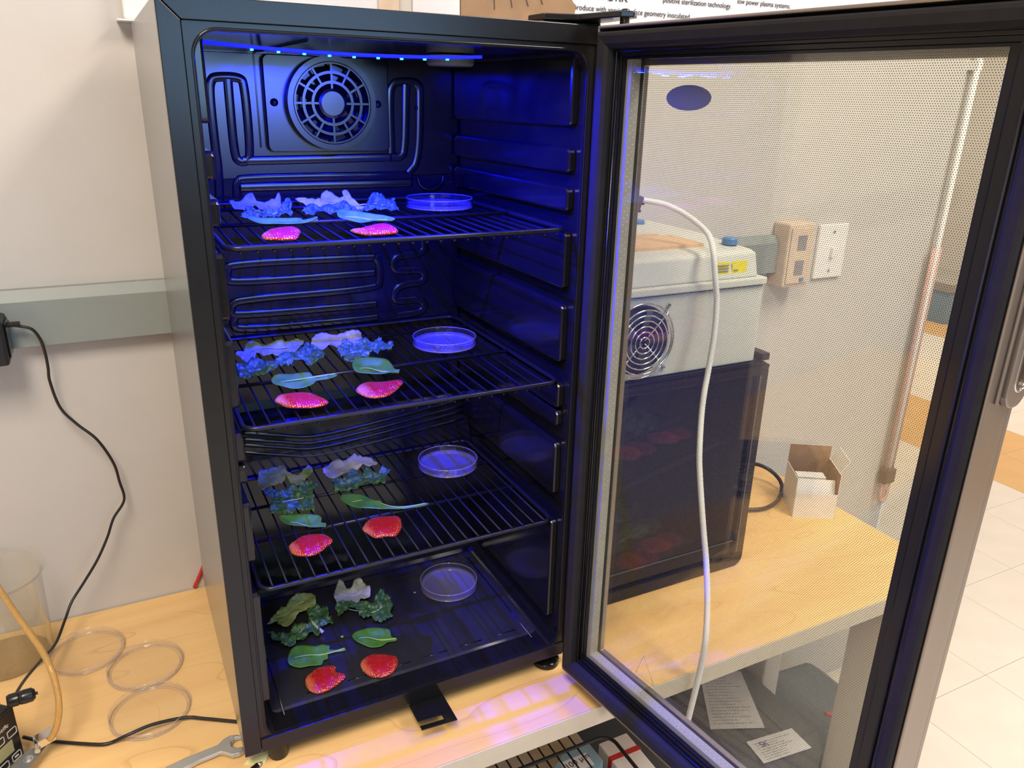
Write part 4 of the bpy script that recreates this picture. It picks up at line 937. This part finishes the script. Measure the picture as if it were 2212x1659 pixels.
# power adapter on the raceway
t = empty('power_adapter', (-.225, .375, .43), 'black wall-plug power adapter at the left end of the raceway', 'adapter')
bx('body', -.045, .035, -.030, .020, -.008, .050, MT['cable'], t, .004)
bx('face', .035, .037, -.020, .014, .0, .044, MT['blk_gloss'], t, .0008)
bm = bmesh.new()
for k in range(7): lathe(bm, [(0,0),(.0034,0),(.0036,.001),(.0034,.0018),(0,.0018)], 12, (.036+.0022*k, 0, .0375), 'x')
mesh_obj('strain_relief', bm, MT['cable'], t)
t = tb('adapter_cable', spline(D['cordA']+[(-.2275, .131, .0920)], 8), .0019, MT['cable'], seg=8, flat=1.0); tag(t, 'thin black cord hanging down the wall from the adapter', 'cord')
# cord with plug resting on the meter
t = empty('barrel_plug', (-.2192, .1222, .0985), 'black barrel plug on the meter at the end of the hanging cord', 'plug')
bm = bmesh.new(); lathe(bm, [(0,-.022),(.0085,-.022),(.0105,-.018),(.0108,-.004),(.0095,-.003),(.0105,-.001),(.0112,.006),(.0108,.018),(.007,.023),(.0025,.0235),(.0025,.027),(0,.027)], 24, (0,0,0), 'x')
o = mesh_obj('shell', bm, MT['blk'], t, True); o.rotation_euler = (0, .05, .12); o.scale = (.62, .72, .72); o.modifiers.new('s', 'EDGE_SPLIT')
tb('lead', spline([(-.06,-.004,.008),(-.035,-.003,.005),(-.02,-.002,0)], 5), .0022, MT['brown'], t)
t = tb('barrel_cable', spline(D['cordB'], 8), .0021, MT['cable'], seg=8); tag(t, 'black cable lying on the desk and running under the fridge', 'cord')
t = tb('amber_hose', spline(D['hose'], 8), .0038, MT['hose'], seg=14); tag(t, 'amber rubber tube arching past the beaker to the metal clamp', 'tube')
# electronic meter
MR = Matrix.Rotation
t = empty('bench_meter', (-.2475, .128, 0), 'black electronic meter with printed keys, cut off at the left edge', 'meter', rz=math.radians(50))
t.location = (-.2287, .128, 0)
bx('body', -.16, 0, .003, .09, 0, .086, MT['cable'], t, .003)
bx('face_panel', -.158, -.001, 0, .003, .002, .085, MT['blk'], t, .0008)
def mtx(x, z, y=-.0006): return Matrix.Translation((x, y, z)) @ Matrix.Rotation(PI/2, 4, 'X')
text('lettering', 'ientific', .0072, MT['print'], t, mtx(-.0315, .0675), shear=.25)
text('lettering', 'Y', .007, MT['print'], t, mtx(-.016, .0065), shear=.3)
def keyo(x, z, w=.0125, h=.0095):
    o = rrect(x, x+w, z, z+h, .002, 3); i = rrect(x+.0006, x+w-.0006, z+.0006, z+h-.0006, .0016, 3)
    bm = bmesh.new(); ring_plate(bm, o, i, -.0008, 0, 'y'); mesh_obj('key_outline', bm, MT['print'], t)
for x in (-.016, -.033, -.050): keyo(x, .052)
for x in (-.017, -.034, -.051): keyo(x, .0185)
bx('display', -.060, -.012, -.0008, 0, .0325, .0485, MT['lcd'], t)
bx('key_bar', -.0135, -.0085, -.001, 0, .0225, .0240, MT['print'], t)
# bracket plate with hose clamp
t = empty('mounting_bracket', (-.21, .135, 0), 'grey metal bracket plate with a screw and steel hose clamp at its tip', 'bracket')
bm = bmesh.new(); pq = [(-.0170,-.0088),(.001,-.004),(.003,-.010),(-.020,-.048),(-.045,-.068),(-.066,-.0685)]
prism(bm, pq, .0185, .0205); mesh_obj('plate', bm, MT['plate_g'], t, bevel=.0006)
bx('post', -.036, -.028, -.046, -.038, 0, .0185, MT['plate_g'], t)
lt('screw', [(0,.0235),(.003,.0230),(.0036,.0205),(0,.0205)], MT['alu'], t, 20, (-.014,-.024,0)); lt('washer', [(.0036,.0205),(.0036,.0212),(.0055,.0212),(.0055,.0205)], MT['alu'], t, 24, (-.014,-.024,0))
M = Matrix.Translation((.003,-.006,.0275)) @ Matrix.Rotation(.45, 4, 'Z')
bm = bmesh.new(); box(bm, -.010, .010, -.007, .007, .0055, .0068, M); box(bm, -.010, .010, .0060, .0072, -.007, .0068, M); box(bm, -.010, .010, -.0072, -.0060, -.004, .0068, M)
mesh_obj('clamp', bm, MT['chrome'], t, bevel=.0008)
lt('clamp_screw', [(0,-.006),(.003,-.006),(.0035,.004),(0,.004)], MT['alu'], t, 16, (-.004,-.016,.0260), 'y')
# wrench
t = empty('wrench', (.0, .06, 0), 'chrome open-end wrench on the desk at the fridge front left corner', 'wrench')
bm = bmesh.new(); prism(bm, [(x, y-.06) for x, y in D['wrench']], .0015, .0075)
mesh_obj('forging', bm, MT['alu'], t, bevel=.0016)
hx, hy = D['wrench'][3]
text('size_mark', '1/2', .0058, MT['print'], t, Matrix.Translation((hx+.0075, hy-.06-.001, .0078)) @ Matrix.Rotation(-1.2, 4, 'Z'))
# sticky note and pen
bm = bmesh.new(); bmesh.ops.create_grid(bm, x_segments=1, y_segments=1, size=.01); bm.free()
bm = bmesh.new(); pn = D['sticky']; vs = [bm.verts.new((x, y, .0006+.004*(k in (1, 2)))) for k, (x, y) in enumerate(pn)]; bm.faces.new(vs)
o = mesh_obj('sticky_note', bm, MT['sticky']); o.modifiers.new('th', 'SOLIDIFY').thickness = .0004
tag(o, 'crumpled pale yellow sticky note under the fridge front left corner', 'note')
t = empty('pen', D['pen'][1], 'dark pen tip poking in beside the yellow note', 'pen')
a, b_ = Vector(D['pen'][1]), Vector(D['pen'][0]); d_ = (b_-a)
tb('barrel', [d_*.25, d_*1.0, d_*3], .0034, MT['cable'], t); tb('tip', [Vector((0,0,0)), d_*.25], .003, MT['alu'], t, rfun=lambda s: .0008+.0026*s)
tag(tb('red_cable', spline(D['redcable'], 5), .0028, MT['red']), 'short red cable rising behind the fridge left side', 'cord')

# ---------------------------------------------------------------- black unit and grey instrument right of the fridge
t = empty('black_cabinet', (.665, .25, 0), 'black boxy unit on the desk under the grey instrument, behind the glass door', 'cabinet')
def sub(name, x0, x1, y0_, y1_, z0, z1, m, par=t, bevel=0.0): return bx(name, x0-.665, x1-.665, y0_-.25, y1_-.25, z0, z1, m, par, bevel)
bm = bmesh.new(); prism(bm, [(x-.665, z) for x, z in rrect(.480, .842, 0, .374, .018, 5)], .105-.25, .395-.25, 'y')
mesh_obj('body', bm, MT['dark_case'], t)
bm = bmesh.new(); ring_plate(bm, [(x-.665, z) for x, z in rrect(.480, .842, 0, .374, .018, 5)], [(x-.665, z) for x, z in rrect(.496, .820, .022, .352, .008, 5)], .094-.25, .105-.25, 'y')
mesh_obj('front_bezel', bm, MT['blk'], t, bevel=.0015)
sub('front_panel', .494, .822, .100, .106, .018, .356, MT['blk_gloss'])
bm = bmesh.new(); tube(bm, [(.496-.665, -.151, .050), (.820-.665, -.151, .050)], .0012, 6); mesh_obj('panel_line', bm, MT['dark_case'], t)
sub('panel_rib', .8235, .8265, .0925, .095, .03, .35, MT['dark_case'])
sub('top_rail', .482, .840, .092, .100, .362, .368, MT['blk'], bevel=.001)
sub('corner_tab', .822, .840, .094, .18, .374, .386, MT['blk'], bevel=.002)

t = empty('grey_instrument', (.655, .25, .3745), 'pale grey lab instrument with round fan guard on top of the black unit', 'instrument')
def ins(name, x0, x1, y0_, y1_, z0, z1, m, bevel=.0, par=t): return bx(name, x0-.655, x1-.655, y0_-.25, y1_-.25, z0-.3745, z1-.3745, m, par, bevel)
ins('housing', .485, .812, .100, .385, .3745, .4955, MT['offw'], .002)
ins('seam', .486, .8105, .1005, .384, .4955, .4975, MT['ink'])
ins('lid_lip', .482, .812, .094, .388, .4975, .5085, MT['offw'], .002)
bm = bmesh.new(); prism(bm, [(.103-.25,.5085-.3745),(.385-.25,.5085-.3745),(.385-.25,.553-.3745),(.250-.25,.553-.3745),(.122-.25,.5465-.3745),(.112-.25,.543-.3745)], .488-.655, .800-.655, 'x')
mesh_obj('lid', bm, MT['offw'], t, bevel=.0025)
ins('tray_panel', .50, .735, .155, .235, .5475, .5535, MT['tan'], .0008)
ins('tray_panel', .50, .715, .240, .250, .5480, .5545, MT['tan'], .0005)
for x, y in ((.797-.012, .155), (.755, .352)):
    lt('round_cap', [(0,.011),(.009,.0105),(.0115,.008),(.012,0),(0,0)], MT['cap_blue'], t, 28, (x-.655, y-.25, .5495-.3745))
for x0, x1 in ((.715, .744), (.7505, .7775)):
    o = ins('warning_label', x0, x1, .1055, .1065, .516, .534, MT['yellow'])
    o.location = (0, -.0005, 0)
    for k in range(3 if x0 < .73 else 1):
        bx('print', x0-.655+.002, (x1 if x0 < .73 else x0+.012)-.655-.002, -.1455, -.1449, .516-.3745+.004+.0042*k, .516-.3745+.0058+.0042*k, MT['ink2'], o)
fg = empty('fan_guard', (.588-.655, .100-.25, .434-.3745)); fg.parent = t
bm = bmesh.new(); lathe(bm, [(0,-.0012),(.050,-.0012),(.051,0),(0,0)], 48, (0,0,0), 'y'); mesh_obj('opening', bm, MT['ink'], fg)
for k in range(5):
    M = Matrix.Rotation(k*2*PI/5, 4, 'Y') @ Matrix.Rotation(.4, 4, 'X')
    bm = bmesh.new(); box(bm, .012, .046, -.0008, .0, -.010, .010, Matrix.Translation((0,-.003,0)) @ M); mesh_obj('blade', bm, MT['dark_case'], fg)
for k in range(7):
    r = .008+.0078*k
    bm = bmesh.new(); tube(bm, [(r*math.cos(a*PI/24), -.0115-(.002 if k < 6 else -.004), r*math.sin(a*PI/24)) for a in range(48)], .0012, 6, True)
    mesh_obj('guard_ring', bm, MT['chrome'], fg, smooth=True)
for k in range(4):
    a = PI/4+k*PI/2
    tb('strut', [(.003*math.cos(a),-.0105,.003*math.sin(a)), (.054*math.cos(a),-.0105,.054*math.sin(a)), (.064*math.cos(a),-.002,.064*math.sin(a))], .0013, MT['chrome'], fg, 6)
    lt('screw', [(0,-.004),(.0025,-.0035),(.0038,-.001),(.0038,0)], MT['chrome'], fg, 16, (.0655*math.cos(a), 0, .0655*math.sin(a)), 'y')
# brown tube fitting standing on the instrument
t = empty('tube_fitting', (.640, .215, .553), 'brown valve fitting at the tube end, above the grey instrument', 'fitting')
lt('stem', [(0,0),(.008,0),(.006,.004),(.004,.045),(0,.045)], MT['white'], t, 20)
M = Matrix.Translation((.0,0,.060)) @ Matrix.Rotation(.35, 4, 'Y')
bm = bmesh.new(); box(bm, -.016, .014, -.010, .010, -.012, .010, M); box(bm, .014, .022, -.005, .005, -.001, .005, M); box(bm, .010, .020, -.006, .006, -.013, -.008, M); box(bm, -.03, -.016, -.006, .006, -.008, .006, M)
mesh_obj('valve_body', bm, MT['brown'], t, bevel=.002)
lt('knob', [(0,.082),(.008,.081),(.010,.078),(.010,.068),(0,.068)], MT['brown'], t, 20)
tp = [(.655,.2145,.613)]+D['tube']
t = tb('white_tube', spline(tp, 8), .0042, MT['white'], seg=12); tag(t, 'long white flexible tube hanging from the fitting down past the desk edge', 'tube')
t = tb('power_loop', spline(D['loop'], 8), .0040, MT['cable'], seg=10); tag(t, 'thick black cable looping out behind the black unit', 'cord')

# open white carton
t = empty('white_carton', (1.104, .192, 0), 'small open white cardboard box with brown inside on the desk corner', 'box', rz=-.56)
cw, cd, ch, th = .040, .040, .052, .0012
def wall(name, a, b, h, lean=0.0, bot=0.0):
    """upright panel from a to b (xy), white outside and brown inside"""
    a = Vector((a[0], a[1], 0)); b = Vector((b[0], b[1], 0)); nrm = (b-a).cross(Vector((0,0,1))).normalized()
    bm = bmesh.new(); up = Vector((0,0,h))+nrm*lean
    def quad4(off, m):
        return [bm.verts.new(p+nrm*off+Vector((0,0,bot))) for p in (a, b, b+up, a+up)]
    A = quad4(0, 0); B = quad4(-th, 1)
    f = bm.faces.new(A); g = bm.faces.new(B[::-1]); g.material_index = 1
    for k in range(4): bm.faces.new((A[k], B[k], B[(k+1) % 4], A[(k+1) % 4]))
    o = mesh_obj(name, bm, MT['white'], t); o.data.materials.append(MT['kraft']); return o
wall('panel', (-cw,-cd), (cw,-cd), ch); wall('panel', (cw,-cd), (cw,cd), ch+.042); wall('panel', (cw,cd), (-cw,cd), ch+.068); wall('panel', (-cw,cd), (-cw,-cd), ch+.030)
bx('bottom', -cw+.001, cw-.001, -cd+.001, cd-.001, .0005, .002, MT['kraft'], t)
wall('flap', (-cw+.004,-cd+.006), (cw-.004,-cd+.006), .028, -.012, ch-.006)
wall('flap', (cw,cd-.006), (cw,-cd+.010), .026, -.014, ch+.042)
bx('inner_box', -cw+.008, cw-.018, -.012, .012, .002, ch+.022, MT['white'], t, .0008)

# ---------------------------------------------------------------- under the desk
t = empty('floor_case', (.915, .20, FZ), 'large dark grey case on the floor under the desk with papers on top', 'case')
bm = bmesh.new()
prism(bm, [(.045-.20, 0), (.37-.20, 0), (.37-.20, .300), (.075-.20, .300), (.055-.20, .290), (.045-.20, .265)], .60-.915, 1.095-.915, 'x')
mesh_obj('body', bm, MT['dark_case'], t, bevel=.006)
bx('ridge', .882-.915, .892-.915, .06-.20, .36-.20, .300, .306, MT['cable'], t, .001)
bx('side_strip', 1.03-.915, 1.09-.915, .07-.20, .36-.20, .300, .3015, MT['case2'], t)
def flat(name, quad_, z, mat, label, cat, th=.0008):
    c = (sum(q[0] for q in quad_)/len(quad_), sum(q[1] for q in quad_)/len(quad_))
    bm = bmesh.new(); prism(bm, [(x-c[0], y-c[1]) for x, y in quad_], 0, th)
    o = mesh_obj(name, bm, mat, None, loc=(c[0], c[1], z)); tag(o, label, cat); return o, c
def lines(o, c, quad_, rows, mat, z, thick=.0016, m=.08, skip=()):
    q = [Vector((x-c[0], y-c[1])) for x, y in quad_]
    bm = bmesh.new()
    for r in range(rows):
        if r in skip: continue
        v = m+(1-2*m)*r/(rows-1)
        a = q[0].lerp(q[3], v); b = q[1].lerp(q[2], v); l = rnd.uniform(.55, .98)
        s = a.lerp(b, m); e = a.lerp(b, m+(1-2*m)*l); n = Vector((-(e-s).y, (e-s).x)).normalized()*thick/2
        k = 0.0
        while k < .98:      # words: short dashes
            k2 = min(1, k+rnd.uniform(.05, .14)); p0 = s.lerp(e, k); p1 = s.lerp(e, k2); k = k2+.025
            vs = [bm.verts.new((p.x, p.y, z)) for p in (p0-n, p1-n, p1+n, p0+n)]; bm.faces.new(vs)
    mesh_obj('print', bm, mat, o, kind='stuff')
o, c = flat('instruction_sheet', D['paper'], -.4485, MT['paper'], 'printed sheet of small text lying on the dark case, further back', 'paper')
lines(o, c, D['paper'], 17, MT['ink2'], .0011)
o, c = flat('address_label', D['label'], -.4485, MT['paper'], 'white label with a purple mark stuck on the front of the dark case', 'label')
lines(o, c, D['label'], 9, MT['ink2'], .0011, .0014, .1, (0,))
q0 = Vector(D['label'][0])-Vector(c)
text('mark', 'SK', .018, MT['purple'], o, Matrix.Translation((q0.x+.018, q0.y-.024, .0010)) @ Matrix.Rotation(-.12, 4, 'Z'))
# slate bag and small things behind the case, near the panel leg
t = empty('slate_bag', (1.30, .22, FZ), 'slate blue soft case on the floor beyond the panel leg of the desk', 'bag')
bm = bmesh.new(); prism(bm, [(-.13,0),(.10,0),(.10,.16),(.05,.20),(-.08,.21),(-.13,.17)], -.14, .10, 'y'); mesh_obj('body', bm, MT['case2'], t, bevel=.02)
tb('red_tag', spline([(-.06,-.06,.208),(-.04,-.09,.207),(-.035,-.12,.200)], 4), .005, MT['red'], t); tb('white_strap', [(.03,-.10,.205), (.0,-.138,.19)], .005, MT['white'], t)
t = empty('bag_bin', (1.02, .33, FZ), 'narrow grey bin behind the dark case under the desk', 'bin')
bx('body', .085, .135, -.10, -.036, .0, .44, MT['grey_p'], t, .005)

# spare wire rack, cartons
RZ = -.200
t = empty('wire_rack', (.36, -.05, RZ), 'spare black wire rack stored under the desk front edge', 'rack')
x0, x1, y0_, y1_ = .12, .545, -.30, .036
pts = [(x-.36, y+.05, 0) for x, y in rrect(x0, x1, y0_, y1_, .022, 6)]
bm = bmesh.new(); tube(bm, pts, .003, 10, True); mesh_obj('rim', bm, MT['rod'], t, smooth=True)
tb('cross_rod', [(x0-.36, .098+.05, -.0), (.50-.36, .098+.05, -.0)], .0024, MT['rod'], t)
for k in range(23):
    x = .135+.0185*k
    if x > .50: break
    tb('wire', [(x-.36, -.295+.05, -.004), (x-.36, .10+.05, -.004)], .0015, MT['rod'], t, 6)
t = empty('cream_carton', (.42, .05, FZ), 'cream storage box on the floor under the wire rack', 'box')
bx('body', -.30, .16, -.30, .20, 0, .445-.03, MT['cream'], t, .002)
bx('support', -.28, -.24, -.30, .12, .4151, .5445, MT['cream'], t)
o, c = flat('blue_pack', D['bluebox'], -.333, MT['lightblue'], 'light blue printed pack seen through the wire rack under the desk', 'pack', .03)
qb = [Vector(q) for q in D['bluebox']]; cb = sum(qb, Vector((0,0)))/len(qb)
text('lettering', '100 µm', .016, MT['ink'], o, Matrix.Translation((-.035, -.012, .0304)) @ Matrix.Rotation(.15, 4, 'Z'))
bx('patch', -.04, .012, -.022, .006, .0301, .0303, MT['paper'], o)
t = empty('white_carton_striped', (.64, .09, FZ), 'white carton with a red stripe under the desk right of the rack', 'box')
t.name = 'striped_carton'
bx('body', -.048, .012, -.08, .035, 0, .43, MT['white'], t, .002)
bx('stripe', -.049, .013, -.008, .002, .405, .4308, MT['red'], t)

# ---------------------------------------------------------------- cardboard box on the fridge
t = empty('cardboard_sheet', (.314, .10, ZT), 'torn brown cardboard sheet standing on the fridge beside the hinge', 'cardboard')
top = []
for k in range(25):
    top.append((.148-.045*(k/24)**1.2+.0022*math.sin(k*1.9), .008+.115*k/24+.002*math.sin(k*3.7)))
bm = bmesh.new(); prism(bm, [(0, .0004), (.147, .0004)]+top+[(0, .13)], 0, .004, 'y'); mesh_obj('front_panel', bm, MT['kraft'], t)
for q in range(4):
    bm = bmesh.new(); tube(bm, [(.040+.020*q+.002*math.sin(k*.6+q)-.0012*k, -.0003, .018+.003*q+.005*k) for k in range(14)], .0006, 5); mesh_obj('torn_edge', bm, MT['brown'], t)
